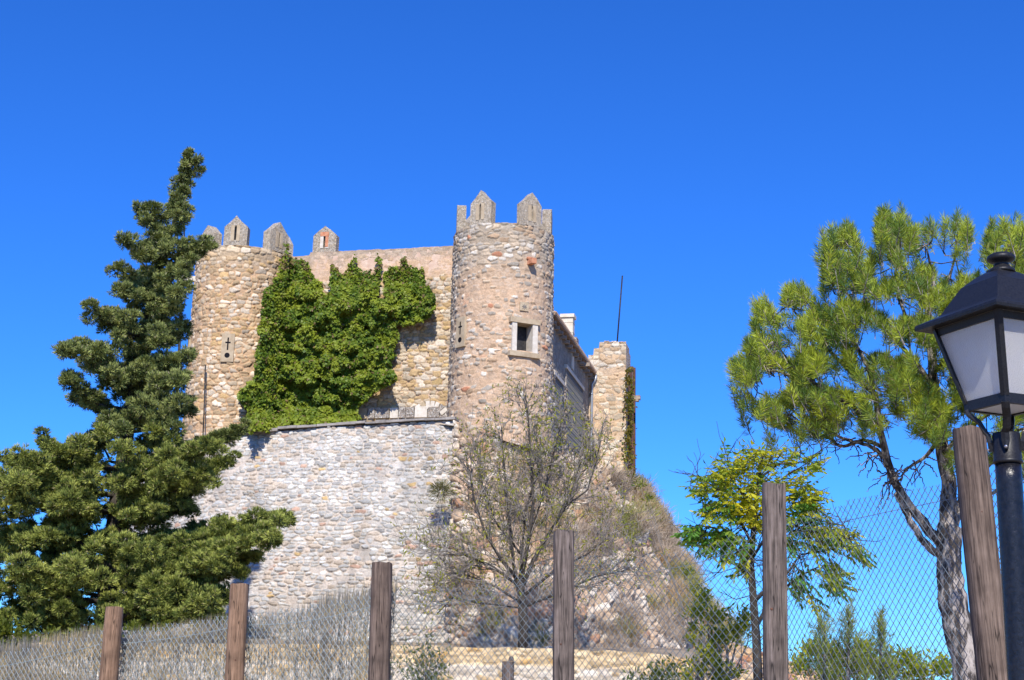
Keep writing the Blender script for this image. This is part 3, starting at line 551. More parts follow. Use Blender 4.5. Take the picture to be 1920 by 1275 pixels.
# ================================================================ foliage on the walls
IVY = [(543, 478), (556, 488), (572, 490), (580, 505), (592, 520), (606, 545), (612, 560), (622, 540), (622, 500), (628, 492), (634, 510), (640, 515), (655, 492), (664, 478), (668, 500), (680, 515), (690, 508), (704, 520), (708, 478), (713, 485), (712, 520), (705, 545), (700, 560), (726, 560), (722, 510), (735, 500), (752, 500), (756, 482), (762, 484), (764, 500), (780, 498), (794, 512), (800, 540), (814, 556), (816, 572), (806, 592), (780, 604), (760, 606), (744, 602), (741, 640), (736, 662), (728, 690), (742, 705), (738, 715), (716, 722), (700, 735), (680, 752), (668, 765), (672, 795), (640, 797), (560, 803), (468, 808), (462, 790), (468, 770), (450, 745), (452, 728), (480, 712), (482, 690), (487, 650), (488, 610), (492, 600), (497, 560), (500, 545), (520, 520), (524, 490), (534, 478), (536, 455), (541, 452)]
def ivy():
    n = 250000; x = rng.uniform(445, 820, n); y = rng.uniform(450, 810, n); jx = x+9*(vnoise(x/9, y/9, 0, 1)-.5); jy = y+9*(vnoise(x/9, y/9, 4, 1)-.5)
    k = inpoly(jx, jy, IVY); x, y = x[k], y[k]
    # density thins near the top tendrils
    thin = sst(560, 500, y); k = rng.random(len(x)) > .78*thin*(1-.4*((x > 725) & (x < 800))); x, y = x[k], y[k]
    # clumpy bulge away from the wall
    bl = fbm(x/34, y/26, 0, 91, 3); b2 = vnoise(x/15, y/11, 0, 92)
    edge_h = 1-.85*sst(575, 515, y)
    hole = np.exp(-((x-597)/13)**2-((y-622)/13)**2)+.8*np.exp(-((x-683)/20)**2-((y-690)/8)**2)+.8*np.exp(-((x-608)/22)**2-((y-758)/7)**2)+.8*np.exp(-((x-655)/10)**2-((y-668)/10)**2)
    bulge = (.2+.75*sst(.3, .65, bl)+.42*b2)*edge_h*(1-np.clip(hole, 0, 1)*.95)+.05
    bulge = bulge+.30*vnoise(x/6.5, y/5.5, 0, 95)*edge_h; bulge = np.where(vnoise(x/9, y/7, 3, 96) < .25, bulge*.35, bulge)
    d = FW[None]+(x[:, None]-960)/F*RT+(637.5-y[:, None])/F*UP
    v = -.12-bulge*rng.uniform(.8, 1.02, len(x))
    # on the left tower the ivy lies on the round surface
    t = (v-(CAM-O)@CV)/(d@CV); P = CAM+d*t[:, None]; u = (P-O)@CU
    du = np.clip(1-((u-UL)/(R1+.05))**2, 0, 1); v2 = np.where(u < UL+R1, np.minimum(v, -np.sqrt(du)*R1-.05-bulge*.7*rng.uniform(.75, 1.02, len(x))), v)
    low = sst(765, 800, y)*(-2.2)*(u > UL); v2 = v2+low*rng.uniform(.3, 1, len(x))
    t = (v2-(CAM-O)@CV)/(d@CV); P = CAM+d*t[:, None]
    k = hole+rng.random(len(x))*.5 < 1.0; P, x, y, bl, b2 = P[k], x[k], y[k], bl[k], b2[k]
    n = len(P); gr = np.stack([(vnoise(x/15+.2, y/11, 0, 92)-b2)*3, (vnoise(x/15, y/11+.2, 0, 92)-b2)*3], -1)
    N = unit(-CV*1.0+rng.normal(size=(n, 3))*.6+Z1*.2-CU*gr[:, :1]*.8+Z1*gr[:, 1:]*.8)
    D = unit(np.cross(N, rng.normal(size=(n, 3)))*.6+np.cross(N, CU)*-0.0-Z1*.6); D = unit(D-N*(D*N).sum(1, keepdims=True)); S = D
    q = rng.random(n)[:, None]; yel = (sst(.40, .65, fbm(x/18, y/14, 7, 93))*.75+sst(760, 800, y)*.5+(rng.random(n) < .12)*.6)[:, None]
    C = lerp(np.array([.045, .095, .009]), np.array([.155, .215, .018]), q); C = lerp(C, np.array([.26, .30, .025]), np.clip(yel, 0, .8))
    br = (rng.random(n) < .04+.35*sst(545, 490, y)*(vnoise(x/12, y/10, 0, 2) > .5))[:, None]; C = np.where(br, np.array([.20, .14, .06]), C)
    lv = Leaves(); lv.add(P, D, rng.uniform(.11, .21, n), rng.uniform(.09, .17, n), C, N=unit(N+rng.normal(size=(n, 3))*.1), curl=.15); 
    return lv.build('ivy', mIvy)
iv = ivy(); tag(iv, 'thick green ivy covering the curtain wall between the two towers', 'ivy')
# ---------------------------------------------------------------- conifer clumps
def blob_points(cen, rad, n, shell=.55):
    d = unit(rng.normal(size=(n, 3))); r = (shell+(1-shell)*rng.random(n))[:, None]; return cen+d*r*rad, d
def cypress():
    root = thing('cypress_tree', 'tall dark green cypress leaning up to a thin tip left of the castle', 'tree', None, W(196, 1290, 47)); Yt = 47.0; S = Yt/F
    TR = [(190, 1300), (196, 1200), (203, 1110), (214, 1000), (226, 900), (240, 800), (256, 700), (275, 600), (300, 500), (326, 420), (338, 370), (346, 325), (355, 292), (359, 278)]
    def trunk_at(y): ys_ = [p[1] for p in TR][::-1]; xs_ = [p[0] for p in TR][::-1]; return np.interp(y, ys_, xs_)
    m = MB(); m.tube([W(x, y, Yt) for x, y in TR], [.42*max(.05, (y-270)/1030)+.02 for x, y in TR], 8)
    # explicit boughs: tip px,py, attach y, radius px
    B = [(272, 388, 400, 15), (266, 408, 430, 15), (352, 388, 400, 13), (240, 447, 480, 17), (256, 480, 500, 18), (388, 452, 480, 13), (350, 500, 520, 17), (372, 470, 490, 12), (224, 503, 540, 19), (232, 530, 560, 20), (343, 540, 570, 18), (322, 562, 590, 16), (172, 577, 630, 17), (200, 590, 640, 20), (345, 612, 650, 15), (300, 630, 650, 20), (116, 655, 690, 17), (150, 650, 690, 20), (180, 665, 700, 24), (355, 668, 700, 20), (320, 680, 700, 22), (124, 712, 770, 18), (150, 735, 780, 22), (185, 745, 790, 24), (340, 690, 740, 20), (356, 760, 800, 17), (320, 770, 810, 24), (275, 760, 800, 26), (78, 825, 880, 12), (100, 840, 880, 18), (12, 855, 930, 18), (40, 870, 930, 24), (80, 880, 930, 26), (130, 860, 900, 26), (190, 830, 870, 28), (240, 840, 870, 28), (300, 850, 890, 26), (430, 815, 900, 13), (455, 800, 880, 8), (400, 835, 910, 20), (428, 862, 920, 14), (395, 892, 940, 20), (365, 905, 960, 22), (360, 945, 980, 18), (330, 880, 940, 20),
         (0, 905, 960, 26), (50, 925, 960, 26), (110, 920, 960, 28), (170, 920, 960, 26), (230, 900, 940, 28), (290, 935, 980, 24), (10, 1000, 1060, 28), (60, 990, 1050, 28), (120, 985, 1040, 28), (180, 985, 1040, 28), (240, 990, 1040, 28), (300, 1000, 1050, 26),
         (540, 970, 1040, 14), (515, 975, 1040, 20), (490, 990, 1050, 22), (455, 1000, 1060, 24), (510, 1005, 1050, 17), (420, 985, 1050, 18), (480, 1040, 1070, 14), (450, 1065, 1090, 14), (380, 1000, 1060, 18), (345, 1010, 1070, 20), (425, 1040, 1080, 16),
         (20, 1070, 1130, 28), (70, 1060, 1120, 28), (130, 1060, 1110, 28), (180, 1050, 1100, 24), (300, 1075, 1130, 24), (350, 1065, 1130, 26), (390, 1085, 1130, 24), (425, 1115, 1160, 16), (400, 1130, 1170, 16), (340, 1110, 1150, 24), (280, 1110, 1160, 20), (20, 1135, 1190, 22), (80, 1130, 1180, 22), (120, 1140, 1180, 18)]
    cl = []
    for (x, y, ya, r) in B:
        xa = trunk_at(ya); dz = random.uniform(-3.4, 1.2) if r > 15 else random.uniform(-1.4, .6)
        if y > 800: dz *= 1.3
        a = W(xa, ya, Yt); b = W(x, y, Yt+dz); mid = (a+b)/2-Z1*.3
        ln = np.linalg.norm(b-a); m.tube([a, mid, b], [.05+.012*ln, .04+.006*ln, .02], 5, cap=False)
        k = max(1, int(abs(x-xa)/ (r*.95)))
        for j in range(k):
            t = 1-j/max(k, 1)*.62; p = a*(1-t)*(1-t)+2*t*(1-t)*mid+t*t*b
            rr = r*S*random.uniform(.8, 1.05); [cl.append((p+rng.normal(size=3)*rr*.5, rr*.72, rr*.5)) for _ in range(2)]
    # spire
    for k in range(26):
        y = 284+k*4.2; x = trunk_at(y)+random.uniform(-1, 1)*(2+k*.42); r = (2.0+k*.22)*S; cl.append((W(x, y, Yt+random.uniform(-.2, .2)), r, r*1.1))
    for (x, y, r) in [(372, 297, 5), (366, 303, 5), (376, 318, 5), (368, 325, 7), (330, 340, 7), (327, 355, 7), (355, 345, 6), (328, 368, 6), (350, 290, 3), (345, 305, 4), (362, 312, 6)]: cl.append((W(x, y, Yt+random.uniform(-.2, .2)), r*S, r*S*.8))
    # interior mass, leaving gaps
    OUT = [(330, 385), (360, 400), (350, 480), (345, 560), (330, 600), (335, 640), (345, 700), (340, 760), (330, 800), (370, 860), (350, 920), (300, 960), (300, 1000), (360, 1040), (400, 1090), (410, 1150), (200, 1170), (60, 1180), (0, 1190), (-40, 1150), (-40, 880), (60, 870), (170, 810), (180, 760), (150, 715), (150, 660), (230, 640), (200, 600), (240, 560), (225, 520), (270, 470), (270, 400)]
    c = 0
    while c < 520:
        x, y = random.uniform(-40, 420), random.uniform(385, 1185)
        if not inpoly(np.array([x]), np.array([y]), OUT)[0] or vnoise(x/38, y/20, 0, 33) < .38: continue
        sc = min(1, .45+(y-380)/700); r = random.uniform(11, 20)*sc*S; dz = random.uniform(-3.2, 2.5)*sc
        cl.append((W(x, y, Yt+dz), r, r*.72)); c += 1
    for k in range(75):
        y = random.uniform(375, 820); x = trunk_at(y)+random.gauss(0, 10+(y-380)*.05); r = random.uniform(9, 15)*S; cl.append((W(x, y, Yt+random.uniform(-.9, .5)), r, r*.7))
    # off frame left half of the tree
    for k in range(60):
        x, y = random.uniform(-260, -20), random.uniform(880, 1190); r = 26*S; cl.append((W(x, y, Yt+random.uniform(-3, 3)), r, r*.7))
    m.build('trunk', mBarkD, root, True)
    lv = Leaves(); ls = 0
    for p, r, rz in cl:
        nt_ = int(9+230*r*r); T_, dT = blob_points(p, np.array([r, r, rz])*rng.uniform(.75, 1.35, (nt_, 1)), nt_, .75)
        nl = 32; Pb = np.repeat(T_, nl, 0); dd = np.repeat(unit(dT+Z1*.35), nl, 0); n = len(Pb); sdir_ = unit(rng.normal(size=(n, 3)))
        Pb = Pb+sdir_*np.array([.085, .085, .05])*rng.random((n, 1))**.4
        D = unit(dd*.9+sdir_*.8+Z1*.3); tl = np.repeat(rng.random(nt_), nl)[:, None]; qn = rng.random(n)[:, None]
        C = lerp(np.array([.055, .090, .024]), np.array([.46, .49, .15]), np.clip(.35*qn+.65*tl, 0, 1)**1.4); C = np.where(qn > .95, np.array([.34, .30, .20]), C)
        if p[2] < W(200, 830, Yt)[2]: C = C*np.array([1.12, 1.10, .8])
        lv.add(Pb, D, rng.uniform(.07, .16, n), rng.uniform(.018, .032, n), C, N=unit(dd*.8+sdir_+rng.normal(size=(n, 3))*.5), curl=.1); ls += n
        # inner leaves coloured near black to paint the shade inside the clumps
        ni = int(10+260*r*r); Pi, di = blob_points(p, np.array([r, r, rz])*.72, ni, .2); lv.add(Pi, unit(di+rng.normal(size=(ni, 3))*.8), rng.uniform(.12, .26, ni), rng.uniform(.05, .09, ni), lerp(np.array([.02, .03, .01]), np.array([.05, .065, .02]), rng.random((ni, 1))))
    print('cypress leaves', ls); lv.build('crown', mCyp, root)
cypress()
# ---------------------------------------------------------------- pine
def pine():
    Yt = 15.0; root = thing('pine_tree', 'young pine with bright yellow green needle tufts and two forked trunks behind the lamp', 'tree', None, W(1812, 1300, Yt)); px = Yt/F*1.03
    m = MB()
    def limb(pts, r0_, r1_, dz0=0, dz1=0, n=8):
        # smooth through the px points
        P = [W(x, y, Yt+lerp(dz0, dz1, i/(len(pts)-1))) for i, (x, y) in enumerate(pts)]; Q = []
        for i in range(len(P)-1):
            a, b = P[i], P[i+1]; t0 = (P[i+1]-P[max(i-1, 0)])/2; t1 = (P[min(i+2, len(P)-1)]-P[i])/2
            for t in np.linspace(0, 1, 5)[:-1]: Q.append((2*t**3-3*t*t+1)*a+(t**3-2*t*t+t)*t0+(-2*t**3+3*t*t)*b+(t**3-t*t)*t1)
        Q.append(P[-1]); k = len(Q); m.tube([q+rng.normal(size=3)*.006 for q in Q], [lerp(r0_, r1_, i/(k-1))*px*random.uniform(.93, 1.07) for i in range(k)], n); return Q
    tk = []
    tk += limb([(1822, 1310), (1812, 1230), (1790, 1150), (1782, 1090), (1778, 1030), (1782, 985)], 30, 20, n=12)
    tk += limb([(1782, 1010), (1778, 960), (1779, 900), (1768, 850), (1762, 790), (1752, 720), (1745, 640), (1738, 560)], 17, 6, 0, .1, 10)
    tk += limb([(1775, 1022), (1752, 1005), (1722, 970), (1690, 925), (1668, 880), (1655, 830), (1648, 790), (1640, 740), (1628, 690)], 11, 4, 0, -.5)
    tk += limb([(1778, 1048), (1745, 1030), (1712, 985), (1692, 950), (1680, 925)], 8, 4, 0, -.3)
    tk += limb([(1782, 1015), (1792, 970), (1806, 930), (1842, 880), (1880, 850), (1930, 800)], 10, 5, 0, .6)
    brs = []
    SUBS = [[(1660, 860), (1635, 838), (1600, 828), (1560, 812), (1520, 790), (1470, 760), (1420, 735)], [(1650, 800), (1610, 770), (1560, 740), (1500, 700), (1450, 640)], [(1655, 840), (1620, 826), (1580, 836), (1550, 820), (1500, 812), (1465, 790)],
            [(1760, 790), (1720, 750), (1680, 738), (1640, 730)], [(1750, 720), (1700, 660), (1640, 600), (1580, 540), (1560, 470)], [(1745, 660), (1700, 600), (1680, 520), (1685, 440)], [(1740, 600), (1750, 530), (1735, 460)], [(1738, 590), (1780, 520), (1795, 450)],
            [(1750, 700), (1800, 640), (1850, 560), (1890, 460)], [(1765, 820), (1730, 860), (1700, 880), (1690, 900)], [(1640, 740), (1580, 680), (1520, 620), (1480, 570)], [(1628, 690), (1600, 640), (1560, 600), (1510, 560)], [(1768, 850), (1820, 800), (1880, 760), (1950, 720)], [(1640, 745), (1590, 740), (1530, 720), (1440, 690), (1400, 670)], [(1755, 740), (1730, 700), (1680, 680), (1640, 660)], [(1800, 935), (1850, 930), (1900, 900), (1960, 880)]]
    SUBS += [[(1930, 800), (2000, 740), (2080, 700)], [(1930, 800), (1960, 700), (1990, 600), (2010, 500)], [(1890, 560), (1960, 520), (2050, 480)]]
    for s_ in SUBS:
        dz = random.uniform(-1.2, 1.0); brs += limb(s_, 4.5, 1.3, random.uniform(-.2, .2), dz, 6)
    # bare hanging twigs below the crown
    for k in range(55):
        x, y = random.choice([(1600, 830), (1560, 815), (1640, 850), (1520, 800), (1700, 880), (1680, 900), (1620, 832), (1480, 775), (1660, 880), (1730, 860)]); x += random.uniform(-20, 20); y += random.uniform(-8, 8)
        pts = [(x, y)]; dx, dy = random.uniform(-22, 16), random.uniform(2, 16)
        for j in range(4): x += dx*random.uniform(.5, 1.3); y += dy*random.uniform(.2, 1.6); dx *= .85; pts.append((x, y))
        limb(pts, 1.5, .6, random.uniform(-.6, .4), random.uniform(-.9, .7), 4)
    tips = np.array(brs+tk[20:]); 
    POLY = [(1369, 682), (1382, 661), (1410, 637), (1412, 609), (1413, 560), (1434, 553), (1460, 576), (1472, 546), (1499, 536), (1525, 558), (1540, 570), (1545, 532), (1535, 492), (1529, 453), (1559, 424), (1600, 424), (1612, 466), (1643, 458), (1645, 406), (1665, 393), (1691, 384), (1708, 408), (1712, 436), (1738, 408), (1755, 418), (1773, 411), (1792, 403), (1820, 417), (1820, 453), (1842, 458), (1861, 415), (1917, 408), (1960, 430), (2040, 420), (2120, 520), (2140, 700), (2060, 860), (1940, 900), (1850, 860), (1800, 880), (1740, 900), (1700, 830), (1690, 790), (1672, 783), (1640, 815), (1600, 818), (1545, 826), (1490, 822), (1450, 812), (1438, 790), (1400, 775), (1385, 760), (1384, 720)]
    HOLES = [(1550, 548, 30, 16), (1625, 440, 14, 30), (1715, 470, 12, 14), (1840, 500, 16, 16), (1700, 780, 22, 14), (1600, 765, 25, 8), (1690, 850, 40, 30), (1590, 712, 30, 7), (1740, 870, 30, 30), (1500, 775, 30, 8), (1540, 650, 25, 6), (1650, 690, 30, 8), (1440, 720, 20, 9)]
    sh = []; tries = 0
    while len(sh) < 2700 and tries < 60000:
        tries += 1; x, y = random.uniform(1365, 2120), random.uniform(385, 900)
        if not inpoly(np.array([x]), np.array([y+4]), POLY)[0]: continue
        if any(((x-a)/c)**2+((y-b)/d)**2 < 1 for a, b, c, d in HOLES): continue
        dn = float(sst(.40, .53, fbm(x/30, y/22, 0, 44)))
        if y > 790: dn *= .5
        if x > 1930: dn *= .45
        if random.random() > dn: continue
        sh.append(W(x, y, Yt+random.gauss(0, 1)*.85-(.3 if y > 600 else 0)))
    # edge shoots to carve the silhouette
    for (x, y) in [(1374, 680), (1386, 664), (1414, 560), (1420, 575), (1434, 556), (1415, 600), (1472, 548), (1500, 538), (1495, 555), (1524, 562), (1535, 465), (1548, 435), (1560, 426), (1575, 430), (1598, 426), (1606, 450), (1647, 408), (1650, 440), (1664, 396), (1690, 385), (1688, 405), (1706, 412), (1740, 410), (1736, 432), (1755, 420), (1772, 412), (1792, 405), (1800, 430), (1818, 416), (1812, 440), (1862, 418), (1858, 440), (1880, 412), (1900, 425), (1914, 408), (1905, 450), (1384, 740), (1392, 768), (1376, 715), (1440, 806), (1400, 645), (1545, 520), (1545, 540), (1640, 470), (1650, 470), (1720, 450), (1795, 460), (1545, 500)]:
        for q in range(3): sh.append(W(x+random.uniform(-3, 3), y+4+9*q, Yt+random.uniform(-.5, .5)))
    lv = Leaves(); nn = 0; T_ = np.array(tips)
    for p in sh:
        j = np.argmin(((T_-p)**2).sum(1)); d0 = p-T_[j]; d = unit(d0); out = unit(p-W(1740, 760, Yt)); 
        ax = unit(out*.55+Z1*.75+rng.normal(size=3)*.28); ln = random.uniform(.10, .2)
        if random.random() < .5:
            a = p-ax*ln; mid = (a+T_[j])/2+rng.normal(size=3)*.04; 
            if np.linalg.norm(d0) < .35: m.tube([T_[j], mid, a, p], [.009, .007, .006, .004], 3, cap=False)
        else: m.tube([p-ax*ln*1.3, p], [.006, .004], 3, cap=False)
        n = 78; t = rng.random(n)[:, None]; nn += n
        Pb = p-ax*ln*(1-t)+ax*.02; rad = rng.normal(size=(n, 3)); rad -= (rad@ax)[:, None]*ax; rad = unit(rad)
        D = unit(rad*(.95-.45*t)+ax*(.40+.6*t)+rng.normal(size=(n, 3))*.10)
        tl = random.random(); q = rng.random(n)[:, None]
        base = lerp(np.array([.09, .17, .025]), np.array([.42, .48, .035]), np.clip(tl*1.1-.05, 0, 1)); C = base*(.7+.6*q)
        C = np.where(rng.random((n, 1)) > .95, np.array([.26, .20, .07]), C)
        lv.add(Pb, D, rng.uniform(.07, .125, n), .006, C)
    print('needles', nn); m.build('trunk', mBark, root, True); lv.build('crown', mNeed, root)
pine()
# ---------------------------------------------------------------- generic recursive branching
def grow(m, p, d, ln, r, depth, out, spread=.5, up=.1, shrink=.74, nseg=3, kids=(2, 3), sides=5, rmin=.004, bend=.16):
    pts = [p]; rad = [r]
    for i in range(nseg): d = unit(d+rng.normal(size=3)*bend+Z1*up*.3); p = p+d*ln/nseg; pts.append(p); rad.append(max(rmin, r*(1-.3*(i+1)/nseg)))
    m.tube(pts, rad, sides if r > .02 else 3, cap=False); 
    if depth == 0: out.append((p, d)); return
    out.append((pts[1], d)) if depth <= 2 else None
    for k in range(random.randint(*kids)):
        nd = unit(d+rng.normal(size=3)*spread+Z1*up); q = pts[-1] if k == 0 else pts[random.randint(1, nseg)]
        grow(m, q, nd, ln*shrink*random.uniform(.75, 1.2), max(rmin, r*.66), depth-1, out, spread, up, shrink, nseg, kids, sides, rmin, bend)
def almond():
    Yt = 50.0; root = thing('almond_tree', 'nearly leafless grey almond tree with fanned twigs before the castle slope', 'tree', None, W(982, 1212, Yt)); m = MB(); tips = []; ZA = W(980, 900, 50)[2]
    def b(pts, r0_, r1_, dz=0): 
        P = [W(x, y, Yt+dz*i/(len(pts)-1)) for i, (x, y) in enumerate(pts)]; k = len(P); m.tube(P, [lerp(r0_, r1_, i/(k-1)) for i in range(k)], 6); return P
    m.mi = 1; b([(980, 1222), (982, 1170), (978, 1120), (975, 1080)], .22, .15)
    ST = [([(978, 1130), (965, 1080), (958, 1000), (950, 930), (945, 870), (940, 800)], .10, 0), ([(976, 1100), (990, 1020), (1000, 940), (995, 860), (990, 780), (985, 740)], .11, -1), ([(976, 1110), (1000, 1050), (1030, 1000), (1060, 950), (1080, 900), (1090, 850)], .11, 1), ([(975, 1090), (940, 1050), (910, 1000), (890, 940), (880, 880)], .09, -.8), ([(975, 1100), (920, 1060), (870, 1040), (830, 1040)], .08, -.5), ([(976, 1130), (930, 1100), (880, 1080), (840, 1075)], .07, .5), ([(978, 1120), (1040, 1070), (1100, 1040), (1150, 1000)], .08, .5), ([(978, 1140), (1050, 1110), (1120, 1080), (1170, 1070)], .07, 0), ([(990, 1020), (1020, 920), (1040, 840), (1055, 780)], .06, -1), ([(985, 1050), (930, 980), (900, 900), (900, 830)], .06, .6), ([(975, 1085), (985, 960), (1010, 880), (1005, 800)], .07, .5), ([(1060, 950), (1100, 920), (1120, 860), (1130, 800)], .05, 1), ([(976, 1140), (900, 1130), (850, 1120), (820, 1150)], .05, .5)]
    for pts, r, dz in ST:
        m.mi = 1; P = b(pts, r*.8, .022, dz); m.mi = 0
        for i_ in range(1, len(P)):
            for q in range(8 if i_ > 1 else 5):
                t = random.random(); p = lerp(P[i_-1], P[i_], t); d = unit(P[i_]-P[i_-1]+rng.normal(size=3)*.65+np.array([0, 0, .2])); grow(m, p, d, random.uniform(.7, 1.2)*(.62 if p[2] > ZA else 1), .022, 3 if (p[2] < ZA or random.random() < .7) else 2, tips, .55, .12, .72, 3, (2, 3), 3, .0062)
    print('almond twigs', len(tips)); m.build('trunk', [mBarkG, mBarkD], root, True)
    P = np.array([t[0] for t in tips]); D = np.array([t[1] for t in tips]); k = rng.random(len(P)) < .24; P, D = P[k], D[k]; P = np.repeat(P, 3, 0); D = np.repeat(D, 3, 0); n = len(P)
    P = P+rng.normal(size=(n, 3))*.10; D = unit(D*.3+rng.normal(size=(n, 3))*.45-Z1*.5); q = rng.random(n)[:, None]
    C = lerp(np.array([.20, .25, .03]), np.array([.46, .42, .05]), q); lv = Leaves(); lv.add(P, D, rng.uniform(.12, .24, n), rng.uniform(.035, .06, n), C); lv.build('crown', mBroad, root)
almond()
# ---------------------------------------------------------------- yellow leaved tree (pinnate leaves)
def pinnate(lv, p, d, ln, npair, lw, ll, C1, C2, yel):
    """one compound leaf drooping along d"""
    pts = [p]; dd = d.copy()
    for i in range(npair+1): dd = unit(dd-Z1*.09); pts.append(pts[-1]+dd*ln/(npair+1))
    sd = unit(np.cross(dd, Z1)); P = []; D = []
    for i in range(1, npair+1):
        for s in (-1, 1): P.append(pts[i]); D.append(unit(sd*s*.8+dd*.45-Z1*.45+rng.normal(size=3)*.14))
    P.append(pts[-1]); D.append(dd); P = np.array(P); D = np.array(D); n = len(P)
    C = lerp(C1, C2, yel)*(.75+.5*rng.random((n, 1))); lv.add(P, D, ll*rng.uniform(.8, 1.15, n), lw, C, N=unit(Z1+rng.normal(size=(n, 3))*.8)); return pts
def ailanthus():
    Yt = 24.0; root = thing('deciduous_tree', 'slender tree with green and yellow feathery leaves between castle slope and pine', 'tree', None, W(1418, 1290, Yt)); m = MB(); lv = Leaves()
    def b(pts, r0_, r1_, dz=0):
        P = [W(x, y, Yt+dz*i/(len(pts)-1)) for i, (x, y) in enumerate(pts)]; k = len(P); m.tube(P, [lerp(r0_, r1_, i/(k-1)) for i in range(k)], 7); return P
    b([(1422, 1300), (1418, 1200), (1412, 1120), (1408, 1060), (1412, 1000), (1418, 940), (1425, 880), (1430, 845)], .085, .02)
    BR = [([(1412, 1130), (1432, 1110), (1480, 1070), (1500, 1040), (1560, 1030)], .04, -.5), ([(1408, 1060), (1370, 1020), (1340, 990), (1310, 985)], .035, -.6), ([(1410, 1020), (1380, 960), (1350, 920), (1325, 905)], .03, .4), ([(1412, 1000), (1460, 960), (1520, 940)], .03, .3), ([(1415, 960), (1380, 910), (1370, 870)], .025, -.3), ([(1420, 900), (1460, 870), (1520, 865)], .025, .3), ([(1420, 1170), (1450, 1120), (1500, 1080), (1540, 1060)], .04, .6), ([(1408, 1050), (1440, 1000), (1490, 985), (1540, 1000), (1600, 1020)], .03, -.4), ([(1408, 1080), (1380, 1060), (1360, 1050)], .025, .2), ([(1480, 1000), (1530, 975), (1580, 985)], .02, .2), ([(1412, 990), (1450, 910), (1490, 880)], .02, -.4)]
    for pts, r, dz in BR:
        P = b(pts, r, .01, dz); t_ = []
        for i_ in range(1, len(P)):
            for q in range(2): grow(m, lerp(P[i_-1], P[i_], random.random()), unit(P[i_]-P[i_-1]+rng.normal(size=3)*.6), .5, .012, 2, t_, .5, .1, .7, 2, (2, 2), 3, .004)
    b([(1425, 880), (1400, 850), (1380, 822)], .01, .004); b([(1430, 860), (1440, 830), (1436, 815)], .01, .004); b([(1450, 870), (1475, 840), (1470, 828)], .01, .004)
    ZN = [((1330, 905, 32, 24), 26, .45), ((1370, 872, 30, 26), 24, .75), ((1410, 858, 30, 18), 18, .85), ((1460, 855, 40, 18), 16, .7), ((1500, 865, 26, 14), 10, .5), ((1400, 905, 50, 30), 44, .6), ((1350, 950, 44, 22), 34, .35), ((1405, 955, 34, 34), 42, .95), ((1330, 1000, 44, 22), 36, .08), ((1370, 1020, 46, 22), 34, .05), ((1300, 990, 18, 10), 10, .1), ((1490, 915, 34, 24), 28, .7), ((1520, 940, 24, 18), 16, .8), ((1495, 965, 36, 30), 34, .25), ((1540, 985, 26, 16), 16, .7), ((1580, 1000, 30, 18), 20, .5), ((1605, 1030, 20, 14), 12, .15), ((1540, 1020, 24, 16), 12, .3), ((1560, 1065, 30, 14), 15, .4), ((1570, 1095, 22, 14), 12, .02), ((1500, 1085, 30, 30), 12, .05), ((1530, 1125, 12, 10), 4, .05), ((1490, 1010, 20, 20), 12, .2), ((1385, 1060, 20, 12), 8, .1), ((1520, 870, 12, 8), 4, .5)]
    g1 = np.array([.11, .26, .04]); y1 = np.array([.62, .57, .03])
    for (cx, cy, rx, ry), n, yy in ZN:
        for k in range(int(n*1.35)):
            a = random.uniform(0, 6.28); q = math.sqrt(random.random()); x = cx+rx*q*math.cos(a); y = cy+ry*q*math.sin(a); p = W(x, y, Yt+random.uniform(-1.0, 1.0))
            out = unit(p-W(1415, 1010, Yt)); d = unit(out*.9+rng.normal(size=3)*.4); yv = np.clip(yy*.8+random.gauss(0, .32), 0, 1); ln = random.uniform(.32, .52)
            pts = pinnate(lv, p-d*ln*.5, d, ln, 6, .048, .125, g1, y1, yv); m.tube([pts[0], pts[3], pts[-1]], [.005, .004, .003], 3, cap=False)
    m.build('trunk', mBarkD, root, True); lv.build('crown', mBroad, root)
ailanthus()
# ---------------------------------------------------------------- dry brush on the slope
def brush():
    nr, nc = SP.shape[:2]; n = 4200; i_ = rng.integers(4, nr-4, n); j_ = rng.integers(12, int(nc*.85), n); dens = fbm(j_/45., i_/36., 0, 12)
    lf = j_/nc; kk = (dens > .50-.14*sst(.30, .5, lf)) & (rng.random(n) < .7) & ~((lf < .16) & (rng.random(n) > .35)) & ~((i_ > nr*.88) & (lf < .5)); i_, j_ = i_[kk], j_[kk]; lv = Leaves(); tot = 0
    for a, b in zip(i_, j_):
        p = SP[a, b]; nn = SN[a, b]; k = rng.integers(40, 85); s = rng.uniform(.35, 1.15); bs = p+rng.normal(size=(k, 3))*.22*s
        D = unit(nn*.45+Z1*.8+rng.normal(size=(k, 3))*.5); t = np.clip(1.6*float(vnoise(a/22., b/34., 0, 9))-.25+.15*rng.normal(), 0, 1); q = rng.random((k, 1))
        c = lerp(np.array([.26, .215, .165]), np.array([.50, .42, .32]), q) if t < .55 else (lerp(np.array([.36, .25, .14]), np.array([.52, .40, .24]), q) if t < .8 else lerp(np.array([.16, .18, .06]), np.array([.34, .34, .11]), q))
        c = c*np.array([1, .97, 1.0])*(.75+.6*float(vnoise(a/30., b/30., 0, 5))); L_ = rng.uniform(.35, .95, k)*s; lv.add(bs, D, L_, .022, c); tip = bs+D*L_[:, None]*.55; 
        for q2 in range(2): lv.add(tip+rng.normal(size=(k, 3))*.04, unit(D+rng.normal(size=(k, 3))*.6), L_*.55, .018, c*1.1)
        tot += k*3
    print('brush', len(i_), tot)
    return lv.build('dry_brush', mDry)
tag(brush(), 'dry grey brown brush and grass covering the rocky slope below the castle wing', 'dry brush', kind='stuff')
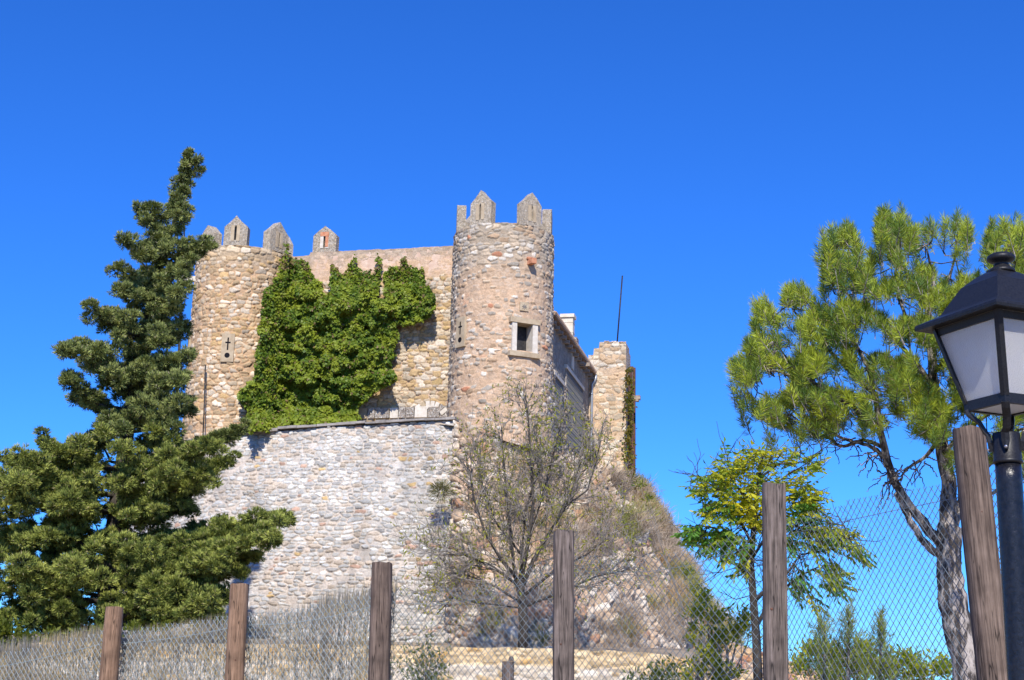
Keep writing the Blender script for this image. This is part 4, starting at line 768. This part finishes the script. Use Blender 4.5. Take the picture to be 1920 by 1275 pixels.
# ---------------------------------------------------------------- shrubs and weeds
def shrub(name, label, cat, base, Yt, cl, C1, C2, ll, lw, dens=1.0, stems=True, group=None, mat=None, dz=.5, droop=0):
    root = thing(name, label, cat, group, W(base[0], base[1], Yt)); m = MB(); lv = Leaves(); b0 = W(base[0], base[1], Yt); px = Yt/F
    for (cx, cy, r) in cl:
        n = int(r*r*.55*dens)+6; a = rng.uniform(0, 6.28, n); q = np.abs(rng.normal(size=n))*.62; xs_ = cx+r*q*np.cos(a); ys_ = cy+r*q*np.sin(a)*.9
        P = np.array([W(x, y, Yt+rng.uniform(-dz, dz)) for x, y in zip(xs_, ys_)]); c = W(cx, cy+r, Yt); D = unit(unit(P-c)*.5+rng.normal(size=(n, 3))*.5+Z1*(.3-droop)); qq = rng.random((n, 1))
        lv.add(P, D, rng.uniform(.7, 1.3, n)*ll, lw*rng.uniform(.8, 1.2, n), lerp(C1, C2, qq))
        for k in range(3):
            e = W(cx+random.uniform(-r, r)*.7, cy-r*random.uniform(0, .8), Yt+random.uniform(-dz, dz)); m.tube([b0+rng.normal(size=3)*.05, (b0+e)/2+rng.normal(size=3)*.1, e], [.018, .012, .005], 4, cap=False)
    m.build('stems', mBarkG, root); lv.build('foliage', mat or mBroad, root); return root
G = lambda *a: np.array(a)
shrub('broadleaf_shrub', 'yellow green bushy shrub at the foot of the slope, left of the slender tree', 'shrub', (1360, 1290), 27, [(1320, 1120, 16), (1310, 1150, 18), (1345, 1160, 24), (1385, 1180, 26), (1400, 1160, 18), (1350, 1200, 26), (1330, 1230, 22), (1300, 1180, 12)], G(.10, .19, .03), G(.55, .52, .04), .12, .05, .8)
shrub('vine_shrub', 'dark leafy shrub with small yellow leaves rising before the low wall', 'shrub', (1318, 1300), 20, [(1300, 1200, 13), (1320, 1225, 20), (1310, 1255, 20), (1345, 1250, 18), (1290, 1270, 16), (1380, 1262, 14), (1350, 1275, 20), (1320, 1180, 9)], G(.05, .11, .02), G(.46, .44, .04), .09, .04, .65)
shrub('green_shrub', 'round green shrub behind the fence beside the rightmost posts', 'shrub', (1600, 1310), 24, [(1520, 1220, 22), (1500, 1250, 20), (1560, 1230, 30), (1610, 1245, 34), (1660, 1255, 34), (1560, 1265, 28), (1720, 1262, 32), (1770, 1255, 26), (1700, 1235, 20), (1620, 1215, 18)], G(.12, .22, .03), G(.52, .52, .05), .11, .045, 1.1)
for k, (x, y, h, lab) in enumerate(((1545, 1290, 1165, 'short pine sapling tip nearest the fourth fence post'), (1590, 1290, 1148, 'middle one of the small pine saplings behind the fence'), (1650, 1290, 1160, 'pine sapling tip closest to the forked pine trunk'))):
    Yt = 22; root = thing('pine_sapling', lab, 'tree', 'small pine saplings behind the fence', W(x, y, Yt)); m = MB(); lv = Leaves(); m.tube([W(x, y, Yt), W(x+2, h, Yt)], [.03, .008], 5)
    for yy in range(h, y, 9):
        for q in range(1 if yy < h+14 else 4):
            wd = (yy-h)*.28; p = W(x+random.uniform(-wd, wd), yy, Yt+random.uniform(-.3, .3)); n = 45; ax = unit(Z1+rng.normal(size=3)*.3); rad = unit(rng.normal(size=(n, 3))); t = rng.random(n)[:, None]
            lv.add(p+ax*.2*t, unit(rad*.6+ax*.8), rng.uniform(.08, .14, n), .008, lerp(G(.12, .19, .03), G(.36, .38, .07), rng.random((n, 1)))); m.tube([W(x+1, yy+8, Yt), p], [.008, .005], 3)
    m.build('trunk', mBark, root); lv.build('crown', mNeed, root)
def weed(name, label, base, Yt, tips, C1, C2, ll=.07, lw=.016):
    root = thing(name, label, 'weed', None, W(base[0], base[1], Yt)); m = MB(); lv = Leaves()
    for (x, y) in tips:
        a = W(base[0]+random.uniform(-12, 12), base[1], Yt); b_ = W(x, y, Yt+random.uniform(-.3, .3)); m.tube([a, (a+b_)/2+rng.normal(size=3)*.04, b_], [.007, .005, .003], 3, cap=False); n = 70; t = rng.random(n)[:, None]**.8
        P = a*(1-t)+b_*t+rng.normal(size=(n, 3))*.05; lv.add(P, unit(rng.normal(size=(n, 3))+Z1*.9), rng.uniform(.7, 1.4, n)*ll, lw, lerp(C1, C2, rng.random((n, 1))))
    m.build('stems', mBarkG, root); lv.build('foliage', mBroad, root)
weed('tall_weed', 'tall thin leaved grey green weed right of the third post', (800, 1300), 16, [(803, 1178), (790, 1200), (775, 1215), (757, 1222), (815, 1205), (830, 1215), (745, 1245), (780, 1240), (840, 1240), (800, 1225), (820, 1240), (765, 1250)], G(.09, .13, .05), G(.24, .28, .12))
weed('low_weed', 'small leafy weed sprouting at the bottom beside the fourth post', (1235, 1300), 16, [(1235, 1245), (1250, 1255), (1225, 1262), (1270, 1240), (1265, 1262), (1180, 1258)], G(.06, .10, .03), G(.22, .24, .07), .08, .03)
shrub('slope_shrub', 'green scrub on the right edge of the slope below the castle', 'shrub', (1300, 1200), 66, [(1215, 935, 9), (1200, 910, 8), (1290, 1075, 12), (1305, 1110, 14), (1300, 1150, 16), (1320, 1135, 10)], G(.08, .14, .03), G(.34, .34, .06), .22, .09, 1.0, dz=1.0)
# hedge under the cypress
shrub('hedge_shrub', 'low green bush under the cypress at the far left, behind the reed screen', 'shrub', (60, 1290), 44, [(10, 1180, 22), (0, 1215, 26), (45, 1200, 20), (95, 1195, 18), (140, 1190, 18), (190, 1185, 18), (250, 1180, 16), (310, 1178, 16), (370, 1170, 16), (410, 1165, 12), (30, 1235, 24), (80, 1225, 20)], G(.06, .10, .015), G(.24, .27, .04), .20, .09, 1.1)
# tuft growing out of the wall
root = thing('wall_tuft', 'small dry bush growing out of the grey retaining wall left of the bare tree', 'plant', None, W(826, 922, 59.0)); lv = Leaves(); n = 900; P0 = W(828, 922, 59.6)
D = unit(rng.normal(size=(n, 3))*np.array([1, .6, .8])-Y1*.4+Z1*.3); P = P0+D*rng.uniform(.05, .45, n)[:, None]; lv.add(P, unit(D+rng.normal(size=(n, 3))*.4), rng.uniform(.15, .35, n), .022, lerp(G(.10, .10, .04), G(.26, .24, .10), rng.random((n, 1)))); lv.build('foliage', mDry, root)
# vines on the pier
lv = Leaves(); n = 1500; y = rng.uniform(690, 925, n); x = 1180+rng.normal(size=n)*4+sst(860, 920, y)*rng.uniform(-14, 14, n); k = (vnoise(x/4, y/13, 0, 3) > .42); x, y = x[k], y[k]; n = len(x); P = np.array([PV(a, b, vp_-.15-.6*random.random()) for a, b in zip(x, y)])
lv.add(P, unit(rng.normal(size=(n, 3))-Z1*.5), rng.uniform(.12, .24, n), .13, lerp(G(.06, .11, .02), G(.34, .24, .05), rng.random((n, 1)))); tag(lv.build('climbing_vine', mBroad), 'straggly vine hanging down the right edge of the ruined pier', 'vine')
# ================================================================ FENCE
mPost = []
def wood(name, c1, c2, c3): 
    m_ = mat_noise(name, c1, c2, (60, 60, 2.6), .9, .6, .004, detail=8, lo=.34, hi=.68, c3=c3); t = m_.node_tree; n = t.nodes; b = n['Principled BSDF']; src = b.inputs['Base Color'].links[0].from_socket
    tc = n.new('ShaderNodeTexCoord'); mp = n.new('ShaderNodeMapping'); mp.inputs['Scale'].default_value = (16, 16, .9); no = n.new('ShaderNodeTexNoise'); no.inputs['Scale'].default_value = 1; no.inputs['Detail'].default_value = 3; L(t, tc.outputs['Object'], mp.inputs[0]); L(t, mp.outputs[0], no.inputs['Vector'])
    a = n.new('ShaderNodeMath'); a.operation = 'SUBTRACT'; a.inputs[1].default_value = .53; L(t, no.outputs['Fac'], a.inputs[0]); a2 = n.new('ShaderNodeMath'); a2.operation = 'ABSOLUTE'; L(t, a.outputs[0], a2.inputs[0])
    mr = n.new('ShaderNodeMapRange'); mr.inputs['From Min'].default_value = .002; mr.inputs['From Max'].default_value = .014; mr.inputs['To Min'].default_value = .22; L(t, a2.outputs[0], mr.inputs['Value'])
    n3 = n.new('ShaderNodeTexNoise'); n3.inputs['Scale'].default_value = 7; n3.inputs['Detail'].default_value = 5; L(t, tc.outputs['Object'], n3.inputs['Vector']); m3 = n.new('ShaderNodeMapRange'); m3.inputs['From Min'].default_value = .3; m3.inputs['From Max'].default_value = .7; m3.inputs['To Min'].default_value = .72; m3.inputs['To Max'].default_value = 1.25; L(t, n3.outputs['Fac'], m3.inputs['Value'])
    mm = n.new('ShaderNodeMath'); mm.operation = 'MULTIPLY'; L(t, mr.outputs[0], mm.inputs[0]); L(t, m3.outputs[0], mm.inputs[1])
    sc = n.new('ShaderNodeVectorMath'); sc.operation = 'SCALE'; L(t, src, sc.inputs[0]); L(t, mm.outputs[0], sc.inputs['Scale']); L(t, sc.outputs[0], b.inputs['Base Color']); return m_
mW1 = wood('post_wood_tan', (.13, .075, .045), (.34, .22, .14), (.24, .145, .09)); mW2 = wood('post_wood_grey', (.045, .035, .030), (.24, .19, .165), (.14, .108, .09)); mW3 = wood('post_wood_brown', (.05, .034, .028), (.22, .16, .125), (.135, .095, .072))
fence = thing('chain_link_fence', 'chain link fence on thick weathered wooden posts crossing the foreground', 'fence', None, (0, 12, 0))
PT = [(209, 1139, 187+16, 34, 14.8, mW1, 1275), (449, 1096, 439, 34, 14.2, mW1, 1275), (716, 1056, 710, 37, 13.4, mW3, 1275), (1057, 996, 1056, 38, 12.6, mW2, 1275), (1451, 908, 1455, 42, 11.4, mW2, 1275), (1816, 804, 1866, 59, 9.4, mW3, 1275)]
PT = [(215, 1139, 203, 32, 14.8, mW1), (449, 1096, 439, 34, 14.2, mW1), (716, 1056, 710, 38, 13.4, mW3), (1057, 996, 1056, 38, 12.6, mW2), (1451, 908, 1454.5, 43, 11.4, mW2), (1816, 804, 1866, 59, 9.4, mW3)]
posts = []
for k, (xt, yt, xb, wd, Yd, mt) in enumerate(PT):
    tp_ = W(xt, yt, Yd); bt = W(xb, 1275, Yd); ax = unit(tp_-bt); foot = bt-ax*((bt[2]+.15)/ax[2]); r = wd/F*Yd*1.02/2; h = np.linalg.norm(tp_-foot)
    X = unit(np.cross(Y1, ax)); Yv = np.cross(ax, X); n = 18; V_ = []; Fc = []; nr = 46; rr = random.Random(k)
    for i_ in range(nr):
        z = h*i_/(nr-1); r_ = r*(1+.05*(1-i_/(nr-1))); r_ *= (.975 if i_ == nr-1 else 1)
        for j in range(n):
            q = 2*math.pi*j/n; f = 1+.02*math.sin(3*q+k)+.015*math.sin(5*q+2*k+z*1.2)+.012*rr.uniform(-1, 1)
            c_, s_ = math.cos(q), math.sin(q); sq = .35 if k in (3, 4) else .12; f *= lerp(1, 1/max(abs(c_), abs(s_), .75), sq)
            top = 0 if i_ < nr-1 else rr.uniform(-.012, .012)
            V_.append(foot+ax*(z+top)+X*c_*r_*f+Yv*s_*r_*f)
    for i_ in range(nr-1):
        for j in range(n): Fc.append((i_*n+j, i_*n+(j+1) % n, (i_+1)*n+(j+1) % n, (i_+1)*n+j))
    Fc.append(tuple((nr-1)*n+j for j in range(n)))
    # bake object orientation: build in local coordinates so the grain follows the post
    Mx = np.stack([X, Yv, ax], 1); Vl = (np.array(V_)-foot)@Mx
    o = mesh('post', Vl, Fc, mt, fence, None, True); Mw = Matrix(((X[0], Yv[0], ax[0], foot[0]), (X[1], Yv[1], ax[1], foot[1]), (X[2], Yv[2], ax[2], foot[2]), (0, 0, 0, 1)))
    o.matrix_parent_inverse = Matrix.Translation(-fence.location)@Mw
    # shallow drying cracks and a nail
    m = MB(); 
    for q in range(1): m.lathe(np.array([rr.uniform(-.5, .5)*r, -r*.9, h-rr.uniform(.2, 1.2)]), [(.001, -.01), (.010, -.008), (.012, 0), (.010, .008), (.001, .01)], 8)
    nb = m.build('nail', mRust, None); nb.parent = o
    o.data.set_sharp_from_angle(angle=math.radians(40)) if hasattr(o.data, 'set_sharp_from_angle') else None
    posts.append((foot, tp_, ax, r))
posts_lab = ['reddish tan round post, first from the left', 'tan round post, second from the left', 'dark brown round post, third from the left', 'grey squared post before the bare tree', 'grey squared post before the yellow leaved tree', 'tallest brown post beside the lamp']
for o, lb in zip([c for c in bpy.data.objects if c.name.startswith('post')], posts_lab): o['label'] = lb
mWire = mat_noise('galvanised_wire', (.11, .14, .16), (.26, .30, .32), (20, 20, 20), .5, .1, .001, .35)
mWireL = mat_noise('pale_wire', (.24, .30, .31), (.42, .48, .48), (20, 20, 20), .5, .1, .001, .25)
def bay(A, B, ptsA, ptsB, sag=None, cell=.068, rw=.0029, back=.11, mt=None):
    if A: rw = .0034; mt = mWireL
    """mesh sheet between two stations; ptsA/ptsB = top pixel at each end (px,py) with depths"""
    a = W(*ptsA); b = W(*ptsB); d = b-a; hl = math.hypot(d[0], d[1]); dh = np.array([d[0], d[1], 0])/hl; nrm = np.array([-dh[1], dh[0], 0]); nrm = nrm if nrm[1] > 0 else -nrm
    base = a.copy(); V_, Fc = [], []
    top = lambda s: a[2]+d[2]*s/hl+(sag(s/hl) if sag else 0)
    zmin = 1.05
    def wire(s0, z0, s1, z1):
        p = np.array([base+dh*s0, base+dh*s1]); p[0, 2] = z0; p[1, 2] = z1; ax = unit(p[1]-p[0]); u_ = unit(np.cross(ax, nrm)); k = len(V_)*0+sum(len(v) for v in V_)
        ring = [u_*rw, (-u_*.5+nrm*.87)*rw, (-u_*.5-nrm*.87)*rw]; V_.append(np.array([p[0]+q for q in ring]+[p[1]+q for q in ring])); Fc.extend([(k, k+1, k+4, k+3), (k+1, k+2, k+5, k+4), (k+2, k, k+3, k+5)])
    c = cell; H = top(0)+1.6; n = int((hl+H*1.2)/c)+4
    for sgn in (1, -1):
        for i_ in range(-n, n*2):
            s0 = i_*c; # line s = s0 + sgn*(z-zmin)*0.88
            z = zmin; segs = []; s = s0; step = c/2/.88
            zs = np.arange(zmin, max(top(0), top(hl))+.3, step); ss = s0+sgn*(zs-zmin)*.88
            ok = (ss >= -.001) & (ss <= hl+.001) & (zs <= np.array([top(q) for q in ss])+.0)
            idx = np.where(ok)[0]
            if len(idx) < 2: continue
            i0, i1 = idx[0], idx[-1]; s_a, z_a, s_b, z_b = ss[i0], zs[i0], ss[i1], zs[i1]
            # wobbly three piece wire
            wob = [0, *(rng.normal(size=2)*.003), 0]; q_ = np.linspace(0, 1, 4)
            pt = [(s_a+(s_b-s_a)*t+wob[j], z_a+(z_b-z_a)*t) for j, t in enumerate(q_)]
            for j in range(3): wire(pt[j][0], pt[j][1], pt[j+1][0], pt[j+1][1])
            if z_b > top(s_b)-step*1.3 and 0.01 < s_b < hl-.01: wire(s_b, z_b, s_b+sgn*.018, z_b+.022)
    # tension wire
    q_ = np.linspace(0, hl, 8)
    for j in range(7): wire(q_[j], top(q_[j])-.12-.02*math.sin(math.pi*q_[j]/hl), q_[j+1], top(q_[j+1])-.12-.02*math.sin(math.pi*q_[j+1]/hl))
    V = np.concatenate(V_)+nrm*0
    return mesh('wire_mesh', V, np.array(Fc), mt or mWire, fence)
bay(1, 0, (-60, 1240, 15.8), (203, 1183, 15.0))
bay(1, 0, (222, 1186, 14.95), (436, 1154, 14.4))
bay(1, 0, (456, 1150, 14.35), (704, 1112, 13.6), lambda t: -.03*math.sin(math.pi*t))
bay(0, 0, (728, 1104, 13.55), (1044, 1042, 12.8), lambda t: -.12*math.sin(math.pi*t))
bay(0, 0, (1070, 1044, 12.75), (1440, 985, 11.6), lambda t: -.10*math.sin(math.pi*t))
bay(0, 0, (1466, 978, 11.55), (1800, 900, 9.6), lambda t: .03*math.sin(math.pi*t))
bay(0, 0, (1840, 890, 9.55), (2060, 820, 8.4))
# short broken stake
m = MB(); p = W(953, 1240, 15.5); r = .068; prof = [(r, -1.6), (r*.98, -.5), (r*.96, 0)]; m.lathe(p, prof, 12, cap=True); m.lathe(p+np.array([.03, 0, .004]), [(r*.5, 0), (r*.42, .03), (r*.3, .05)], 7)
st_ = m.build('wooden_stake', mW2, None, False); tag(st_, 'short grey sawn off stake at the bottom behind the mesh', 'stake')
# reed screen fixed behind the mesh
mReed = mat_leaf('reed', .42, .9, .1)
def reed(stn, name, label):
    lv = Leaves()
    for (x0, x1, y0, y1, Y0, Y1_, dens) in stn:
        a, b = W(x0, y0, Y0), W(x1, y1, Y1_); hl = np.linalg.norm((b-a)[:2]); n = int(hl/.006*18*dens); s = rng.random(n); top = a[2]+(b[2]-a[2])*s+.02*(vnoise(s*hl*6, 0, 0, 3)-.5); zr = rng.random(n)
        ln = rng.uniform(.10, .30, n); z = .75+(top-.75)*zr; z = np.minimum(z, top-ln*.5); z = np.where(rng.random(n) < .06, top-ln*rng.uniform(.97, 1.0, n), z)
        P = a[None]*(1-s[:, None])+b[None]*s[:, None]; P[:, 2] = z; P[:, 1] += .05+.05*rng.random(n)
        D = unit(np.stack([rng.normal(size=n)*.10, rng.normal(size=n)*.04, np.ones(n)], -1)); q = rng.random((n, 1)); t = rng.random((n, 1))
        C = lerp(G(.20, .19, .19), G(.36, .345, .34), q); pat = (z < 1.6+.31+.06*vnoise(s*hl*3, 0, 0, 8))[:, None]*(vnoise(s*hl*2.2, z*1.2, 0, 6) > .33)[:, None]; C = np.where(t > .80-.35*pat, G(.50, .40, .24), C); C = np.where(t > .95, G(.60, .56, .48), C)  # tan below a set height paints a sunlit band into the reeds
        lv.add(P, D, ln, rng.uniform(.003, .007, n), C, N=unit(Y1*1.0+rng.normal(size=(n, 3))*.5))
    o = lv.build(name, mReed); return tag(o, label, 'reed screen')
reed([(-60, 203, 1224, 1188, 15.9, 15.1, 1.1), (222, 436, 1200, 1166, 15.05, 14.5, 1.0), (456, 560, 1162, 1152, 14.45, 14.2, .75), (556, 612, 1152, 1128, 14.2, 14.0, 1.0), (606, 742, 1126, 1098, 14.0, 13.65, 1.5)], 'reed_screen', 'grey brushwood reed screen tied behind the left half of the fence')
# ================================================================ LAMP
def lamp():
    Yl = 4.9; ax0 = W(1882, 1275, Yl); root = thing('street_lamp', 'black four sided lantern street lamp with frosted panes at the right edge', 'street lamp', None, (ax0[0], ax0[1], 0))
    xy = np.array([W(1884, 800, Yl)[0], Yl, 0]); zz = lambda y, x=1882: W(x, y, Yl)[2]
    blk = mat_noise('black_cast_metal', (.008, .008, .010), (.022, .022, .025), (160, 160, 160), .42, .55, .0012, spec=.32); lean = 0
    base = math.atan2(-xy[1], -xy[0])+math.radians(-3.0)   # one corner towards the viewer
    def c_at(y): return np.array([W(lerp(1877, 1902, (y-490)/(1275-490)), y, Yl)[0], Yl, 0])
    def cor(k, hd, z, c=None): q = base+k*math.pi/2; c = xy if c is None else c; return np.array([c[0]+hd*math.cos(q), c[1]+hd*math.sin(q), z])
    xy = c_at(640)
    def ringlist(prof, close=True):
        m = MB(); R_ = [[cor(k, hd, z) for k in range(4)] for hd, z in prof]; V_ = [p for r in R_ for p in r]; n = len(prof)
        Fc = [(i*4+j, i*4+(j+1) % 4, (i+1)*4+(j+1) % 4, (i+1)*4+j) for i in range(n-1) for j in range(4)]; m.add(V_, Fc); return m
    ze_ = zz(607); sc = Yl/F
    # roof (hollow shell) with drip edge
    prof = [(.230, ze_-.002), (.309, ze_-.006), (.312, ze_+.004), (.308, ze_+.014), (.222, zz(585)), (.214, zz(582)), (.172, zz(556)), (.138, zz(535)), (.088, zz(519)), (.046, zz(509)), (.044, zz(506)), (.001, zz(506))]
    m = ringlist(prof); roof_ = m.build('roof', blk, root)
    m = ringlist([(.001, ze_+.03), (.236, ze_+.03), (.236, ze_-.003)]); setpar(m.build('ceiling_plate', mat_plain('white_enamel', (.55, .50, .42), .5)), roof_)
    cc = c_at(490); m = MB(); zt_ = zz(508)
    m.lathe(np.array([cc[0], cc[1], 0]), [(.001, zt_-.01), (.050, zt_-.008), (.046, zt_+.004), (.034, zt_+.012), (.026, zt_+.020), (.025, zt_+.030), (.038, zt_+.033), (.049, zt_+.040), (.0515, zt_+.048), (.048, zt_+.056), (.036, zt_+.064), (.018, zt_+.068), (.001, zt_+.069)], 32, cap=False); m.build('finial', blk, root, True)
    zt2, zb2 = ze_-.004, zz(765); ht, hb = .243, .146
    m = MB()
    for k in range(4):
        a, b = cor(k, ht, zt2), cor(k, hb, zb2+.02); q = base+k*math.pi/2; rd = np.array([math.cos(q), math.sin(q), 0]); tg = np.array([-math.sin(q), math.cos(q), 0]); w_ = .017
        pr = [a+tg*w_*.9-rd*.004, a+rd*.006, a-tg*w_*.9-rd*.004, a-rd*.014]; pb_ = [b+tg*w_*.9-rd*.004, b+rd*.006, b-tg*w_*.9-rd*.004, b-rd*.014]
        m.add(pr+pb_, [(0, 1, 5, 4), (1, 2, 6, 5), (2, 3, 7, 6), (3, 0, 4, 7), (3, 2, 1, 0), (4, 5, 6, 7)])
        # top and bottom rails on this side
        for (h0, h1, z0_, z1_) in ((ht-.002, ht-.010, zt2-.001, zt2-.026), (hb+.006, hb+.003, zb2+.030, zb2-.006)):
            p = [cor(k, h0, z0_), cor(k+1, h0, z0_), cor(k+1, h1, z1_), cor(k, h1, z1_)]; pi = [cor(k, h0-.022, z0_), cor(k+1, h0-.022, z0_), cor(k+1, h1-.022, z1_), cor(k, h1-.022, z1_)]
            m.add(p+pi, [(0, 1, 2, 3), (7, 6, 5, 4), (0, 4, 5, 1), (3, 2, 6, 7)])
    m.build('frame', blk, root)
    gl, t, n, b = newmat('frosted_glass'); no = n.new('ShaderNodeTexNoise'); no.inputs['Scale'].default_value = 260; no.inputs['Detail'].default_value = 2; tc = n.new('ShaderNodeTexCoord'); L(t, tc.outputs['Object'], no.inputs['Vector'])
    bp = n.new('ShaderNodeBump'); bp.inputs['Strength'].default_value = .9; bp.inputs['Distance'].default_value = .003; L(t, no.outputs['Fac'], bp.inputs['Height'])
    b.inputs['Base Color'].default_value = (.95, .93, .90, 1); b.inputs['Roughness'].default_value = .38; b.inputs['Transmission Weight'].default_value = .55; b.inputs['IOR'].default_value = 1.25; L(t, bp.outputs[0], b.inputs['Normal'])
    tr = n.new('ShaderNodeBsdfTranslucent'); tr.inputs[0].default_value = (.95, .93, .90, 1); mx = n.new('ShaderNodeMixShader'); mx.inputs[0].default_value = .45; L(t, b.outputs[0], mx.inputs[1]); L(t, tr.outputs[0], mx.inputs[2]); L(t, mx.outputs[0], n['Material Output'].inputs[0])
    for k in range(4):
        m = MB(); h0, h1 = ht-.018, hb-.010; za, zb_ = zt2-.012, zb2+.012; e = .003
        p = [cor(k, h0, za), cor(k+1, h0, za), cor(k+1, h1, zb_), cor(k, h1, zb_)]; pi = [cor(k, h0-e, za), cor(k+1, h0-e, za), cor(k+1, h1-e, zb_), cor(k, h1-e, zb_)]
        m.add(p+pi, [(0, 1, 2, 3), (7, 6, 5, 4), (0, 4, 5, 1), (3, 2, 6, 7), (1, 5, 6, 2), (0, 3, 7, 4)]); m.build('glass_pane', gl, root)
    m = MB(); p = [cor(k, hb-.018, zb2-.001) for k in range(4)]; p2 = [q+Z1*.003 for q in p]; m.add(p+p2, [(3, 2, 1, 0), (4, 5, 6, 7), (0, 1, 5, 4), (1, 2, 6, 5), (2, 3, 7, 6), (3, 0, 4, 7)]); m.build('bottom_pane', gl, root)
    m = MB(); m.lathe(np.array([xy[0], xy[1], 0]), [(.001, ze_+.028), (.035, ze_+.028), (.03, ze_-.02), (.022, ze_-.03), (.001, ze_-.03)], 16, cap=False); m.build('lamp_holder', blk, root, True)
    m = MB(); m.lathe(np.array([xy[0], xy[1], 0]), [(.012, ze_-.03), (.02, ze_-.05), (.036, ze_-.09), (.034, ze_-.12), (.018, ze_-.145), (.001, ze_-.15)], 16, cap=False); m.build('bulb', mat_plain('bulb_glass', (.8, .8, .78), .2), root, True)
    cb = c_at(840); m = MB(); zc_ = lambda y: zz(y, 1886)
    m.lathe(np.array([cb[0], cb[1], 0]), [(.001, zc_(812)), (.046, zc_(812)), (.048, zc_(815)), (.048, zc_(862)), (.051, zc_(863)), (.051, zc_(869)), (.001, zc_(869))][::-1], 32, cap=False); col_ = m.build('collar', blk, root, True)
    for k in range(4):
        q = base+k*math.pi/2; rd = np.array([math.cos(q), math.sin(q), 0]); tg = np.array([-math.sin(q), math.cos(q), 0]); m = MB()
        path = [cor(k, hb-.004, zb2-.002), cor(k, hb-.012, zb2-.02), cor(k, hb-.045, zb2-.048), cor(k, .078, zb2-.085, lerp(xy, cb, .4)), cor(k, .062, zc_(815), cb), cor(k, .056, zc_(830), cb), cor(k, .054, zc_(846), cb)]
        V_ = []; n_ = len(path)
        for i_, pt in enumerate(path):
            w_ = .014 if i_ < n_-1 else .007; th_ = .009; d_ = unit(path[min(i_+1, n_-1)]-path[max(i_-1, 0)]); nr_ = unit(np.cross(d_, tg)); V_ += [pt+tg*w_+nr_*th_*.4, pt+nr_*th_, pt-tg*w_+nr_*th_*.4, pt-tg*w_-nr_*th_, pt+tg*w_-nr_*th_]
        Fc = [(i_*5+j, i_*5+(j+1) % 5, (i_+1)*5+(j+1) % 5, (i_+1)*5+j) for i_ in range(n_-1) for j in range(5)]+[(4, 3, 2, 1, 0), tuple((n_-1)*5+j for j in range(5))]; m.add(V_, Fc); m.build('bracket_arm', blk, root)
        m = MB(); pt = cor(k, .062, zc_(842), cb); m.lathe(pt, [(.001, -.006), (.0045, -.004), (.006, 0), (.0045, .004), (.001, .006)], 10); setpar(m.build('rivet', mat_plain('bright_steel', (.6, .6, .62), .3, .9)), col_)
    m = MB(); pc_ = c_at(1000); m.lathe(np.array([cb[0], cb[1], 0]), [(.0445, zc_(869)), (.0455, zc_(900)), (.048, .95), (.052, .9), (.052, .85), (.075, .8), (.08, .1), (.11, .08), (.11, 0)], 32); m.build('pole', mat_noise('pole_paint', (.006, .006, .008), (.016, .016, .02), (55, 55, 40), .25, .8, .003, spec=.4), root, True)
lamp()
